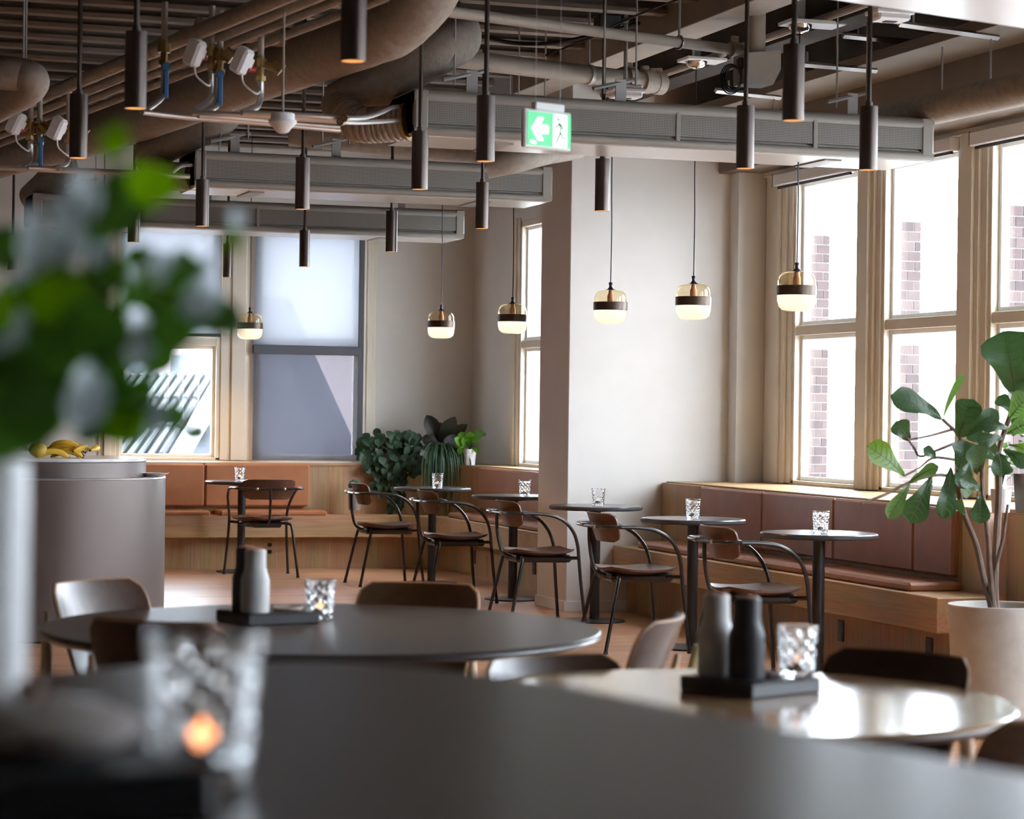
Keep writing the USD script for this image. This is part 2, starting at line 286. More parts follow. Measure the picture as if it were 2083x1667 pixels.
for a, b in spans(15.70, YF, W2): w.box((XW2, a, Z0), (6.55, b, Z1))
struct('wall_corner', w, 'plaster', 'wall', 'shaded side wall in the far corner with a narrow window')
FW = [(3.14, 4.03), (4.335, 5.285)]
w = MB().box((-3.0, YF, 0), (6.55, YF + .25, Z0)).box((-3.0, YF, Z1), (6.55, YF + .25, 3.8))
for a, b in spans(-3.0, 6.55, FW): w.box((a, YF, Z0), (b, YF + .25, Z1))
struct('wall_far', w, 'plaster', 'wall', 'far wall with two tall windows behind the tan bench')
# bulkhead, soffit and the open strip above the window wall
struct('bulkhead', MB().box((6.43, -4.0, 2.985), (XW + .02, 15.10, 3.34), .004), 'ceiling_paint', 'bulkhead', 'beige bulkhead box running above the right windows')
struct('soffit', MB().box((6.03, -4.0, 3.31), (6.44, 15.10, 3.37), .003), 'ceiling_paint', 'soffit', 'flat beige soffit strip beside the right windows')
struct('header_trim', MB().box((XW - .03, -4.0, 2.955), (XW + .02, 14.95, 3.0), .004), 'frame_paint', 'trim', 'cream cornice strip over the right windows')

def window(name, axis, at, u0, u1, label, zt=1.90, casing=True, far_pane=None):
    """a tall double window: jambs, head, sill, transom, two sashes each with a pane; u runs along the wall, w outward"""
    g = sgroup(name, label, 'window', 'window row out of view' if 'out of view' in label else None)
    def bx(m, ua, ub, wa, wb, za, zb, c=.003):
        return m.box((at + wa, ua, za), (at + wb, ub, zb), c) if axis == 'x' else m.box((ua, at + wa, za), (ub, at + wb, zb), c)
    ft, fm = .035, 'frame_paint'
    for a, b in ((u0, u0 + ft), (u1 - ft, u1)): obj('jamb', bx(MB(), a, b, .0, .115, Z0, Z1), fm, g)
    obj('head', bx(MB(), u0, u1, .0, .115, Z1 - .05, Z1), fm, g)
    obj('sill', bx(MB(), u0, u1, .0, .125, Z0, Z0 + .022), fm, g)
    obj('transom', bx(MB(), u0 + ft, u1 - ft, .01, .12, zt - .033, zt + .033), fm, g)
    for za, zb in ((Z0 + .022, zt - .033), (zt + .033, Z1 - .05)):
        r, m = .028, MB(); a, b = u0 + ft, u1 - ft
        bx(m, a, a + r, .045, .1, za, zb); bx(m, b - r, b, .045, .1, za, zb); bx(m, a + r, b - r, .045, .1, za, za + r); bx(m, a + r, b - r, .045, .1, zb - r, zb)
        s = obj('sash', m, 'white_frame' if axis == 'x' else fm, g)
        obj('pane', bx(MB(), a + r - .004, b - r + .004, .068, .074, za + r - .004, zb - r + .004, 0), 'pane_glass', s)
    return g
n = 1
for a, b in RW[::-1]:
    lab = {14.495: 'tall cream framed window on the right nearest the white pillar', 13.213: 'tall cream framed window behind the right end of the long bench', 11.913: 'tall cream framed window behind the fiddle leaf fig'}.get(b, 'further tall cream framed window out of view toward the viewer')
    window('window_%d' % n, 'x', XW, a, b, lab); n += 1
for a, b in W2[::-1]: window('window_%d' % n, 'x', XW2, a, b, 'narrow slice of window seen in the far corner beside the pillar' if b > 18 else 'window of the corner bay hidden behind the pillar'); n += 1
window('window_%d' % n, 'y', YF, *FW[0], 'far left window with a half lowered screen and tiled roof outside'); n += 1
window('window_%d' % n, 'y', YF, *FW[1], 'far right window covered by grey screens'); n += 1
# casings between the windows: stepped vertical boards
k = 1
def casing(axis, at, a, b, steps):
    global k
    g = sgroup('trim_%d' % k); k += 1
    lab = {(13.21, 'x'): 'stepped cream casing post between the first two right windows from the pillar', (11.91, 'x'): 'stepped cream casing post behind the fig leaves', (14.49, 'x'): 'stepped cream casing between the pillar and the nearest right window', (18.98, 'x'): 'cream casing left of the narrow far corner window', (2.99, 'y'): 'cream casing at the left side of the far left window', (4.03, 'y'): 'broad cream casing between the two far windows', (5.28, 'y'): 'cream casing right of the grey screened far window'}.get((int(a * 100 + .01) / 100, axis))
    tag(g, lab or 'stepped cream casing post in the window row out of view', 'trim', None if lab else 'casing posts out of view')
    for f0, f1, d in steps:
        p, q = a + (b - a) * f0, a + (b - a) * f1
        obj('casing_board', MB().box((at - d, p, Z0), (at + .05, q, Z1 + .03), .004) if axis == 'x' else MB().box((p, at - d, Z0), (q, at + .05, Z1 + .03), .004), 'frame_paint', g)
POST = [(0, .2, .012), (.2, .34, .03), (.34, .66, .05), (.66, .8, .03), (.8, 1, .012)]
for a, b in spans(-4.0, 14.93, RW)[1:]: casing('x', XW, a, b, POST if b < 14.9 else [(0, .15, .012), (.15, .3, .03), (.3, .42, .045), (.42, .62, .02), (.62, 1, .006)])
casing('x', XW2, 18.985, 19.22, [(0, .25, .012), (.25, .6, .03), (.6, 1, .015)])
for a, b in ((2.99, 3.14), (4.03, 4.335), (5.285, 5.41)): casing('y', YF, a, b, [(0, .3, .012), (.3, .7, .03), (.7, 1, .012)])
# brick piers outside the right windows
def pier(label, x0, x1, y0, y1, bricks=True):
    g = sgroup('brick_pier', label, 'pier', 'brick piers out of view' if 'beyond the frame' in label else None)
    obj('mortar_core', MB().box((x0 + .006, y0 + .006, -3), (x1 - .006, y1, 5)), 'mortar', g)
    for za, zb in ((1.78, 1.935), (2.54, 3.6)): obj('stone_band', MB().box((x0 - .002, y0, za), (x1 + .002, y1, zb), .004), 'yellow_stone', g)
    if not bricks: return
    rnd = random.Random(int(y0 * 100)); ms = ['brick_red', 'brick_dark', 'brick_pale']
    for za, zb in ((.60, 1.78), (1.935, 2.54)):
        nc = int(round((zb - za) / .058)); h = (zb - za) / nc
        for i in range(nc):
            cut = x0 + (x1 - x0) * ((.38, .70)[i % 2] + rnd.uniform(-.02, .02)); j = .0035; z = za + i * h
            for p, q in ((x0, cut - j), (cut + j, x1)):
                e = rnd.uniform(0, .004)
                obj('brick', MB().box((p, y0 + e, z + j), (q, y0 + .06, z + h - j)), ms[rnd.randrange(3)], g)
pier('brick pier with yellow stone bands seen through the window nearest the pillar', 6.84, 6.985, 14.50, 14.95)
pier('brick pier with yellow stone bands seen through the middle right window', 6.84, 6.985, 13.215, 13.52)
pier('brick pier with yellow stone bands seen behind the large fig leaf', 6.84, 6.985, 11.92, 12.23)
pier('brick pier glimpsed through the narrow far corner window', 6.46, 6.62, 18.99, 19.3)
for i in range(3): pier('brick pier outside the right window wall beyond the frame', 6.95, 6.985, 10.63 - 1.29 * i, 10.93 - 1.29 * i, False)
# roller blinds
def blind(label, y0, y1):
    g = thing('roller_blind', label, 'blind', group='white roller blind boxes over the right windows')
    obj('cassette', MB().box((XW - .10, y0, 2.865), (XW - .032, y1, 2.945), .006), 'white_plastic', g)
    obj('hem_bar', MB().box((XW - .075, y0 + .02, 2.848), (XW - .06, y1 - .02, 2.866), .003), 'black_plastic', g)
    obj('end_cap', MB().box((XW - .103, y1 - .001, 2.862), (XW - .03, y1 + .004, 2.948), .002), 'grey_paint', g)
blind('white rolled up blind box over the window nearest the pillar', 13.50, 14.63)
blind('white rolled up blind box half hidden behind the end of the grey ceiling beam', 12.20, 13.26)
blind('white rolled up blind box over the window behind the fig', 10.90, 11.97)
g = thing('window_screen', 'pale grey fabric screen half lowered over the far left window', 'blind', (0, 0, 0))
obj('fabric', MB().box((3.16, YF - .05, 1.97), (4.01, YF - .047, 2.86)), 'screen_pale', g); obj('hem_bar', MB().box((3.15, YF - .058, 1.945), (4.02, YF - .04, 1.972), .004), 'screen_bar', g)
g = thing('window_screen', 'grey fabric screen fully lowered over the far right window', 'blind', (0, 0, 0))
obj('upper_fabric', MB().box((4.31, YF - .05, 1.88), (5.24, YF - .047, 2.86)), 'screen_pale', g)
obj('hem_bar', MB().box((4.30, YF - .062, 1.805), (5.26, YF - .04, 1.885), .006), 'screen_bar', g)
obj('lower_fabric', MB().box((4.31, YF - .045, Z0 + .005), (5.27, YF - .042, 1.81)), 'screen_grey', g)
obj('side_channel', MB().box((5.235, YF - .058, Z0 + .005), (5.285, YF - .036, 2.86), .004), 'screen_bar', g)

# ------------------------------------------------------------------ outside
struct('street_ground', MB().box((-150, 23, -7.1), (220, 260, -7.0)).box((7.2, -120, -7.1), (220, 23, -7.0)), 'street', 'ground', 'pale street level far below the windows')
def pane_at(px, py, d):      # world point at a bearing (offset from the view axis), used for the houses outside
    fw, rt = np.array([math.sin(YAW), math.cos(YAW)]), np.array([math.cos(YAW), -math.sin(YAW)])
    h = fw * d + rt * (px * d); return np.array([h[0], h[1], 1.34 + py * d])
hs = thing('neighbour_house', 'neighbouring house with green grey pantile roof and white verge outside the far left window', 'house')
R0, R1 = pane_at(-.205, .0125, 31), pane_at(-.1240, .0137, 31)       # ridge ends
E0, E1 = pane_at(-.262, -.052, 28.5), pane_at(-.1585, -.047, 28.5)     # eaves ends
nr = nrm(np.cross(R1 - R0, E0 - R0)); nr = nr if nr[2] > 0 else -nr
obj('roof_slope', MB().slab(np.array([[R0, R1], [E0, E1]]), nr, -.15), 'roof_tile', hs, smooth=False)
for i in range(21):
    f = (i + .5) / 21; a, b = R0 + (R1 - R0) * f, E0 + (E1 - E0) * f
    m = MB()
    for j in range(5):
        p, q = a + (b - a) * j / 5, a + (b - a) * (j + 1) / 5
        m.tube([p + nr * .02, q + nr * .05], [.036, .042], 7)
    obj('tile_row', m, 'roof_tile_light' if i % 2 else 'roof_tile', hs)
def prism(pts, dv):
    v = np.array(pts); n_ = len(v); dv = np.array(dv)
    return MB().add(np.vstack([v, v + dv]), np.array([[0, i, i + 1] for i in range(1, n_ - 1)] + [[n_, n_ + i + 1, n_ + i] for i in range(1, n_ - 1)] + [t for i in range(n_) for t in ([i, (i + 1) % n_, n_ + i], [(i + 1) % n_, n_ + (i + 1) % n_, n_ + i])]))
obj('verge_board', prism([pane_at(-.1048, .0466, 30.2), pane_at(-.1525, -.0370, 27.9), pane_at(-.1435, -.0370, 27.9), pane_at(-.0972, .0466, 30.2)], (.05, .35, 0)), 'house_white', hs, smooth=False)
obj('gable_wall', prism([pane_at(-.1020, .0466, 30.35), pane_at(-.1490, -.0370, 28.05), pane_at(-.1490, -.09, 28.05), pane_at(-.050, -.09, 30.4), pane_at(-.0590, -.028, 30.4), pane_at(-.0850, .0270, 30.4), pane_at(-.0930, .0466, 30.4)], (.05, .3, 0)), 'slate_wall', hs, smooth=False)
obj('chimney', MB().box(pane_at(-.107, .025, 33) - [0, 0, .3], pane_at(-.093, .034, 33) + [0, .5, 0], .02), 'slate_wall', hs)
hb = thing('white_parapet', 'white flat roof parapet beyond the tiled roof', 'building')
A, B = pane_at(-.21, 0, 46), pane_at(-.108, 0, 46)
obj('wall', MB().box((A[0], A[1], -7), (B[0], A[1] + 6, 1.86), .05), 'house_white', hb); obj('coping', MB().box((A[0] - .1, A[1] - .1, 1.86), (B[0] + .1, A[1] + 6, 1.98), .02), 'far_render', hb)
hb = thing('distant_building', 'distant pinkish building with small windows above the white parapet', 'building')
A, B = pane_at(-.21, 0, 70), pane_at(-.112, 0, 70)
obj('wall', MB().box((A[0], A[1], -7), (B[0], A[1] + 8, 3.1), .05), 'far_render', hb)
for i in range(5): obj('window', MB().box((A[0] + .8 + 1.3 * i, A[1] - .05, 2.2), (A[0] + 1.5 + 1.3 * i, A[1] + .1, 2.9), .01), 'far_window', hb)
hb = thing('pink_house', 'pale pink rendered house seen through the grey screen', 'building')
A, B = pane_at(-.092, 0, 38), pane_at(-.0, 0, 38)
obj('wall', MB().box((A[0], A[1], -7), (B[0], A[1] + 4, 2.33), .05), 'pink_render', hb); obj('roof_edge', MB().box((A[0] - .1, A[1] - .1, 2.33), (B[0] + .1, A[1] + 4, 2.45), .02), 'far_render', hb)
# ------------------------------------------------------------------ ceiling steelwork
for i in range(44):
    y = 20.05 - .45 * i
    if y < 1: break
    m = MB().box((-2.9, y - .05, 3.56), (4.94, y + .05, 3.585)).box((-2.9, y - .012, 3.585), (4.94, y + .012, 3.80))
    struct('joist', m, 'ceiling_paint', 'joist', 'beige steel ceiling joist running left to right under the slab', False, 'row of beige ceiling joists')
struct('main_beam', MB().box((4.94, -4.0, 3.45), (5.165, 15.1, 3.80), .004), 'pipe_paint', 'beam', 'long beige main ceiling beam running toward the pillar')
struct('edge_beam', MB().box((5.60, -4.0, 3.44), (5.80, 15.1, 3.80), .004), 'ceiling_dark', 'beam', 'dark brown ceiling beam beside the open strip')
for i, (x, z, r) in enumerate([(5.30, 3.62, .02), (5.36, 3.60, .016), (5.56, 3.47, .022), (5.86, 3.50, .03), (5.96, 3.56, .025)]):
    tag(obj('conduit', MB().cyl((x, -3.9, z), (x, 15.05, z), r, 10), 'pipe_paint'), ['slim painted conduit against the main ceiling beam', 'second slim conduit beside the main ceiling beam', 'thin rail pipe along the dark ceiling beam', 'brown pipe inside the dark open ceiling strip', 'second brown pipe inside the dark open ceiling strip'][i], 'pipe')
# chilled beams
def chilled_beam(label, x0, x1, y0, z0=2.70, depth=.55, h=.225, seams=()):
    g = thing('chilled_beam', label, 'ceiling beam', group='grey perforated chilled beams')
    pr = [(0, 0), (.0, .012), (.028, .03), (.03, .045)]
    body = MB().box((x0, y0 + .035, z0 + .01), (x1, y0 + depth, z0 + h), .004)
    obj('casing', body, 'grey_paint', g)
    lip = MB().tube([(x0, y0 + .022, z0 + .022), (x1, y0 + .022, z0 + .022)], .022, 12); lip.box((x0, y0 + .02, z0 + .0), (x1, y0 + .06, z0 + .048))
    obj('lower_lip', lip, 'grey_paint', g)
    top = MB().tube([(x0, y0 + .035, z0 + h - .035), (x1, y0 + .035, z0 + h - .035)], .035, 14); top.box((x0, y0 + .004, z0 + .178), (x1, y0 + .05, z0 + h - .03))
    obj('upper_rail', top, 'grey_paint', g)
    cuts = [x0 + .06] + [s for s in seams] + [x1 - .06]
    for a, b in zip(cuts[:-1], cuts[1:]): obj('grille', MB().box((a + .012, y0 + .008, z0 + .055), (b - .012, y0 + .04, z0 + .175)), 'grille', g)
    for s in [x0 + .036, x1 - .036]: obj('end_panel', MB().box((s - .036, y0 + .001, z0 + .004), (s + .036, y0 + depth, z0 + h), .008), 'grey_paint', g)
    for s in seams: obj('joint_strip', MB().box((s - .012, y0 + .002, z0 + .03), (s + .012, y0 + .04, z0 + h - .02), .003), 'grey_paint', g)
    obj('underside', MB().box((x0 + .01, y0 + .05, z0 - .004), (x1 - .01, y0 + depth - .01, z0 + .012), .002), 'beam_white', g)
    L = x1 - x0
    for f in (.18, .82): obj('bracket', MB().box((x0 + L * f - .05, y0 + .15, z0 - .012), (x0 + L * f + .05, y0 + depth - .02, z0 - .003), .002), 'grey_paint', g)
    for f in (.12, .40, .86):
        x = x0 + L * f
        obj('hanger_plate', MB().box((x - .03, y0 + .16, z0 + h - .005), (x + .03, y0 + .17, z0 + h + .13), .002).box((x - .05, y0 + .12, z0 + h), (x + .05, y0 + .25, z0 + h + .006)), 'galvanised', g)
        obj('hanger_arm', MB().tube([(x - .16, y0 + .14, z0 + h + .07), (x + .10, y0 + .19, z0 + h + .14)], .012, 6), 'galvanised', g)
        obj('hanger_rod', MB().cyl((x - .09, y0 + .17, z0 + h + .05), (x - .09, y0 + .17, 3.80), .005, 6).cyl((x + .085, y0 + .17, z0 + h + .1), (x + .085, y0 + .17, 3.80), .005, 6), 'galvanised', g)
    return g
chilled_beam('nearest full grey perforated chilled beam reaching the right windows', 3.20, 6.06, 11.33, 2.70, seams=(4.60, 5.37))
chilled_beam('middle grey perforated chilled beam ending at the pillar', 2.72, 5.05, 14.58, 2.70)
chilled_beam('farthest grey perforated chilled beam in front of the far windows', 2.15, 5.52, 18.05, 2.70, seams=(3.86,))
# the near beam cut by the upper right corner of the picture
g = thing('near_panel', 'bright satin metal ceiling panel at the upper right corner', 'ceiling panel')
a = math.atan2(.239, .778); T = rotz(a, (3.51, 7.136, 2.70))
obj('panel', MB().box((-.4, -.62, 0), (2.9, 0, .04), .012).move(T), 'beam_white', g); obj('upstand', MB().box((-.4, -.62, .04), (2.9, -.08, .2), .012).move(T), 'grey_paint', g)
for x in (.3, 1.3): obj('hanger_rod', MB().cyl((x, -.3, .2), (x, -.3, 1.10), .005, 6).move(T), 'galvanised', g)
# ------------------------------------------------------------------ ducts
def lumpy(pts, r, n=22, amp=.035, seg=10, seed=0):
    p = spline(pts, seg); m = MB().tube(p, r if np.ndim(r) == 0 else np.interp(np.linspace(0, 1, len(p)), np.linspace(0, 1, len(r)), r), n)
    v = m.v[0]; c = np.repeat(p, n, 0); k = len(c); d = v[:k] - c
    m.v[0][:k] = c + d * (1 + amp * (meshkit.fbm(v[:k] * 9, 3, seed)[:, None] - .5) * 2); return m
def duct(label, pts, r, flex=None, rf=.085, **k):
    g = thing('insulated_duct', label, 'duct')
    obj('duct_body', lumpy(pts, r, **k), 'duct_wrap', g, smooth=60)
    q = np.array(pts, float); rr = float(np.mean(r))
    for f in (.35, .65):
        i = f * (len(q) - 1); k0 = int(i); c = q[k0] + (q[min(k0 + 1, len(q) - 1)] - q[k0]) * (i - k0)
        obj('hanger_rod', MB().cyl((c[0], c[1], c[2] + rr * .9), (c[0], c[1], 3.30 if c[0] > 6 else 3.80), .005, 6), 'galvanised', g)
    if flex is not None:
        p = spline(flex, 14); m = MB().tube(p, rf * (1 + .06 * np.sign(np.sin(np.arange(len(p)) * 2.1))), 20); obj('flexible_hose', m, 'duct_wrap', g, smooth=20)
        obj('clamp_ring', MB().tube([p[-2], p[-1]], rf * 1.12, 20), 'brass', g)
    return g
duct('largest insulated duct rising from the left to an elbow at the top centre', [(1.36, 22.8 - 2.6, 3.15), (2.277, 16.078, 3.15), (2.685, 13.095, 3.15), (2.94, 11.30, 3.15), (3.03, 10.98, 3.19), (3.12, 10.78, 3.33), (3.15, 10.68, 3.55), (3.15, 10.65, 3.78)], .142, seg=16, amp=.03)
duct('shorter insulated duct tucked under the largest one and feeding the nearest beam', [(2.976, 11.969, 2.905), (3.055, 11.891, 2.950), (3.189, 11.794, 3.028), (3.315, 11.647, 3.106), (3.433, 11.609, 3.178), (3.554, 11.779, 3.254), (3.651, 12.168, 3.387), (3.648, 12.485, 3.501)], .118, [(2.971, 11.971, 2.910), (2.964, 11.763, 2.827), (3.011, 11.642, 2.772), (3.103, 11.559, 2.767), (3.211, 11.471, 2.778)], .088, seg=9, seed=3)
duct('insulated duct with a bright blunt end feeding the middle beam', [(2.518, 15.173, 2.941), (2.654, 15.023, 3.007), (2.811, 14.866, 3.085), (2.921, 14.829, 3.148), (3.001, 15.014, 3.239), (2.993, 15.332, 3.355), (2.926, 15.670, 3.441)], .105, [(2.524, 15.171, 2.929), (2.561, 15.053, 2.844), (2.624, 14.927, 2.792), (2.688, 14.853, 2.782), (2.755, 14.779, 2.785)], .085, seg=9, seed=5)
duct('insulated duct at the far left feeding the farthest beam', [(2.232, 18.635, 2.918), (2.308, 18.505, 2.994), (2.389, 18.478, 3.093), (2.421, 18.678, 3.215), (2.349, 19.018, 3.340)], .135, [(2.239, 18.633, 2.918), (2.293, 18.510, 2.816), (2.401, 18.474, 2.762), (2.544, 18.427, 2.764), (2.651, 18.392, 2.765)], .085, seg=9, seed=8)
duct('small insulated duct elbow at the upper left corner', [(1.036, 11.870, 2.969), (1.230, 11.701, 2.939), (1.331, 11.668, 2.927), (1.379, 11.652, 2.899), (1.355, 11.765, 2.864), (1.275, 12.108, 2.836), (1.112, 12.687, 2.768)], .082, seg=9, seed=9)
duct('slim insulated duct hanging along the right window wall', [(6.04, 12.3, 2.97), (6.06, 11.82, 2.98), (6.126, 10.53, 2.985), (6.2, 8.9, 2.98), (6.3, 6.5, 2.98)], .085, seg=14, seed=11)
duct('insulated duct passing behind the nearest beam toward the pillar', [(4.093, 12.971, 2.737), (4.252, 12.918, 2.767), (4.476, 13.055, 2.816), (4.833, 13.464, 2.896)], [.075, .07, .05, .04], seg=9, seed=13)
duct('long pale duct crossing the ceiling behind the middle beam', [(3.784, 16.651, 3.305), (4.150, 16.531, 3.276), (4.737, 16.548, 3.242), (5.269, 16.584, 3.217), (5.674, 16.661, 3.204)], .10, seg=8, seed=15)
PIPES = [('thickest brown insulated pipe of the four running beside the big duct', [(1.419, 13.473, 2.950), (1.820, 10.713, 2.950)], .034), ('second brown insulated pipe of the four beside the big duct', [(1.488, 14.118, 2.950), (1.893, 11.141, 2.950)], .024), ('third brown insulated pipe of the four beside the big duct', [(1.794, 12.667, 2.950), (1.953, 11.485, 2.950)], .020), ('lowest brown insulated pipe of the four beside the big duct', [(1.855, 13.088, 2.950), (2.022, 11.887, 2.950)], .020)]
for lab, (a, b), r in PIPES:
    a, b = np.array(a), np.array(b); d = b - a
    g = thing('insulated_pipe', lab, 'pipe', group='four insulated pipes beside the big duct'); p0, p1 = a - d * 2.0, b + d * 2.4
    obj('pipe', MB().cyl(p0, p1, r, 16), 'duct_wrap', g)
    for f in (.25, .55, .8): obj('joint_band', MB().cyl(p0 + (p1 - p0) * f, p0 + (p1 - p0) * (f + .004), r * 1.06, 16), 'duct_wrap', g)
# control valves with white actuators
def valve(label, body, down, box=None, handle=None):
    g = thing('control_valve', label, 'valve'); b = np.array(body)
    m = MB().cyl(b + [0, 0, .055], b + [0, 0, -.06], .016, 12).cyl(b + [0, 0, .04], b + [0, 0, .0], .028, 8).cyl(b + [0, 0, -.035], b + [0, 0, -.055], .025, 6)
    if box: m.cyl(b + [0, 0, .02], b + np.array([.065, -.03, .0]), .016, 10).cyl(b + np.array([.05, -.03, .02]), b + np.array([.085, -.04, -.01]), .03, 10)
    obj('brass_body', m, 'brass', g)
    obj('stem_pipe', MB().tube(spline(down, 7), .0135, 10), 'steel', g)
    obj('riser', MB().cyl(b + [0, 0, .05], b + [0, 0, .22], .014, 10), 'pipe_paint', g)
    if box:
        c = np.array(box); ax = nrm(b + [0, 0, .03] - c + np.array([.0, 0, -.02])); T = frame(c, nrm(np.cross([0, 0, 1.0], ax)), nrm(np.cross(ax, np.cross([0, 0, 1.0], ax))), ax)
        q = math.radians(28); T2 = T.copy(); T2[:3, :3] = T[:3, :3] @ np.array([[math.cos(q), -math.sin(q), 0], [math.sin(q), math.cos(q), 0], [0, 0, 1]]); T2[:3, :3] = np.array([[1, 0, 0], [0, 1, 0], [0, 0, 1.0]]) @ T2[:3, :3] 
        obj('actuator', MB().box((-.035, -.058, -.032), (.035, .058, .032), .012).box((-.02, -.022, .03), (.02, .022, .06), .006).move(T2), 'white_plastic', g)
        q = c + [0, 0, -.05]; obj('actuator_cable', MB().tube(spline([q, q + [.01, 0, -.05], q + [.06, -.01, -.09], b + [0, 0, -.10]], 6), .0045, 6), 'white_plastic', g)
        obj('adjuster', MB().cyl(b + np.array([-.03, -.02, -.01]), b + np.array([-.06, -.03, -.01]), .013, 10), 'red_plastic', g)
    if handle:
        h = np.array(handle); obj('lever', MB().box(h + [-.011, -.006, -.14], h + [.011, .006, .01], .004).cyl(h + [0, -.012, 0], h + [0, .012, 0], .017, 10), 'blue_handle', g)
valve('single shut-off valve with blue lever left of the two brass valves', (1.781, 10.309, 2.874), [(1.782, 10.309, 2.836), (1.781, 10.309, 2.725), (1.767, 10.261, 2.680), (1.718, 10.120, 2.631), (1.614, 9.838, 2.554)], handle=(1.782, 10.257, 2.808))
valve('brass control valve with white actuator and red adjuster below the pipes, left of a pair', (1.976, 10.245, 2.860), [(1.976, 10.245, 2.813), (1.978, 10.245, 2.707), (1.963, 10.197, 2.668), (1.911, 10.056, 2.625), (1.808, 9.774, 2.554)], (1.888, 10.169, 2.861))
valve('shut-off valve with blue lever between the two white actuators', (2.011, 10.234, 2.839), [(2.009, 10.235, 2.803), (2.006, 10.235, 2.686), (1.991, 10.188, 2.643), (1.941, 10.047, 2.607), (1.835, 9.765, 2.543)], handle=(2.004, 10.184, 2.777))
valve('brass control valve with white actuator, right of the pair under the big duct', (2.179, 10.179, 2.812), [(2.181, 10.178, 2.763), (2.180, 10.178, 2.688), (2.160, 10.132, 2.643), (2.109, 9.991, 2.612), (2.005, 9.710, 2.557)], (2.081, 10.106, 2.830))
valve('brass control valve with white actuator at the far left edge', (1.456, 12.364, 2.748), [(1.457, 12.363, 2.700), (1.458, 12.363, 2.612), (1.443, 12.315, 2.574), (1.407, 12.169, 2.546), (1.340, 11.876, 2.496)], (1.373, 12.286, 2.767))
valve('shut-off valve with blue lever beside the far left brass valve', (1.500, 12.349, 2.723), [(1.503, 12.348, 2.675), (1.499, 12.350, 2.600), (1.481, 12.303, 2.567), (1.449, 12.156, 2.542), (1.390, 11.859, 2.502)], handle=(1.501, 12.296, 2.688))
valve('brass control valve with white actuator partly behind a tube pendant', (1.642, 12.302, 2.735), [(1.643, 12.302, 2.690), (1.644, 12.302, 2.615), (1.628, 12.255, 2.572), (1.590, 12.109, 2.544), (1.527, 11.814, 2.499)], (1.572, 12.220, 2.743))
HYD = [('front steel supply pipe running right from the single blue lever', [(1.614, 9.838, 2.554), (1.859, 9.943, 2.554), (2.196, 10.013, 2.554), (2.518, 10.119, 2.554)]), ('steel supply pipe running right from the left brass valve', [(1.808, 9.774, 2.554), (1.989, 9.763, 2.554), (2.329, 9.790, 2.554), (2.451, 9.809, 2.554)]), ('steel supply pipe running right from the middle blue lever', [(1.835, 9.765, 2.543), (1.993, 9.784, 2.543), (2.351, 9.880, 2.543), (2.464, 9.904, 2.543)]), ('steel supply pipe running right under the right brass valve', [(2.005, 9.710, 2.557), (2.141, 9.701, 2.557), (2.307, 9.698, 2.557), (2.441, 9.728, 2.557)]), ('long steel supply pipe crossing at the far left above the plant', [(1.115, 11.897, 2.500), (1.340, 11.876, 2.496), (1.612, 11.875, 2.496), (1.974, 11.861, 2.496), (2.190, 11.893, 2.496)]), ('second long steel supply pipe at the far left above the plant', [(1.390, 11.859, 2.502), (1.613, 11.882, 2.502), (1.953, 11.878, 2.502), (2.099, 11.943, 2.502)])]
for lab, pts in HYD: tag(obj('supply_pipe', MB().tube(spline(pts, 6), .0125, 10), 'steel'), lab, 'pipe', 'thin steel supply pipes')
for lab, pts in [('upper braided hose curving into the end of the nearest beam', [(2.428, 9.676, 2.551), (2.673, 10.279, 2.635), (2.897, 10.837, 2.733), (3.078, 11.304, 2.820), (3.182, 11.480, 2.848)]), ('lower braided hose running into the end of the nearest beam', [(2.412, 9.681, 2.536), (2.659, 10.284, 2.613), (2.897, 10.837, 2.691), (3.084, 11.302, 2.757), (3.188, 11.479, 2.785)]), ('braided hose curving into the end of the middle beam', [(2.134, 12.141, 2.526), (2.383, 13.322, 2.677), (2.576, 14.206, 2.784), (2.754, 14.779, 2.849)])]:
    g = thing('braided_hose', lab, 'hose'); p = spline(pts, 7); obj('hose', MB().tube(p, .011, 10), 'steel', g)
    obj('fitting', MB().cyl(p[0], p[0] + nrm(p[1] - p[0]) * .07, .016, 8), 'brass', g); obj('fitting', MB().cyl(p[-1], p[-1] - nrm(p[-1] - p[-2]) * .09, .016, 8), 'brass', g)
# sprinkler mains
g = thing('sprinkler_main', 'slim painted sprinkler main crossing the upper right ceiling', 'pipe'); a, b = map(np.array, [(3.310, 11.245, 3.300), (5.261, 11.883, 3.300)])
obj('pipe', MB().cyl(a - (b - a) * .5, b, .029, 16), 'pipe_paint', g)
for f in (.985, .93): q = a + (b - a) * f; u = nrm(b - a); obj('coupling', MB().cyl(q - u * .03, q + u * .03, .043, 14).box(q + [-.02, -.012, .035], q + [.02, .012, .075], .004), 'pipe_paint', g)
q = a + (b - a) * .74; obj('hanger', MB().cyl(q + [0, 0, .02], (q[0], q[1], 3.8), .007, 6).tube([q + [.034 * math.cos(t) * u[1], -.034 * math.cos(t) * u[0], .034 * math.sin(t)] for t in np.linspace(0, 2 * pi, 18)], .006, 6), 'galvanised', g)
g = thing('sprinkler_main', 'wider sprinkler main ending in grooved couplings', 'pipe'); a, b = map(np.array, [(3.740, 12.410, 3.250), (5.117, 12.879, 3.250)]); u = nrm(b - a)
obj('pipe', MB().cyl(a - u * 1.6, b - u * .06, .052, 20), 'pipe_paint', g)
for f, r in ((.83, .075), (.915, .07), (.955, .062), (.985, .066)):
    q = a + (b - a) * f; obj('coupling', MB().cyl(q - u * .028, q + u * .028, r, 18).box(q + [-.02, -.02, r - .01], q + [.02, .02, r + .02], .005), 'pipe_paint', g)
obj('end_cap', MB().cyl(b - u * .06, b, .056, 18), 'pipe_paint', g)
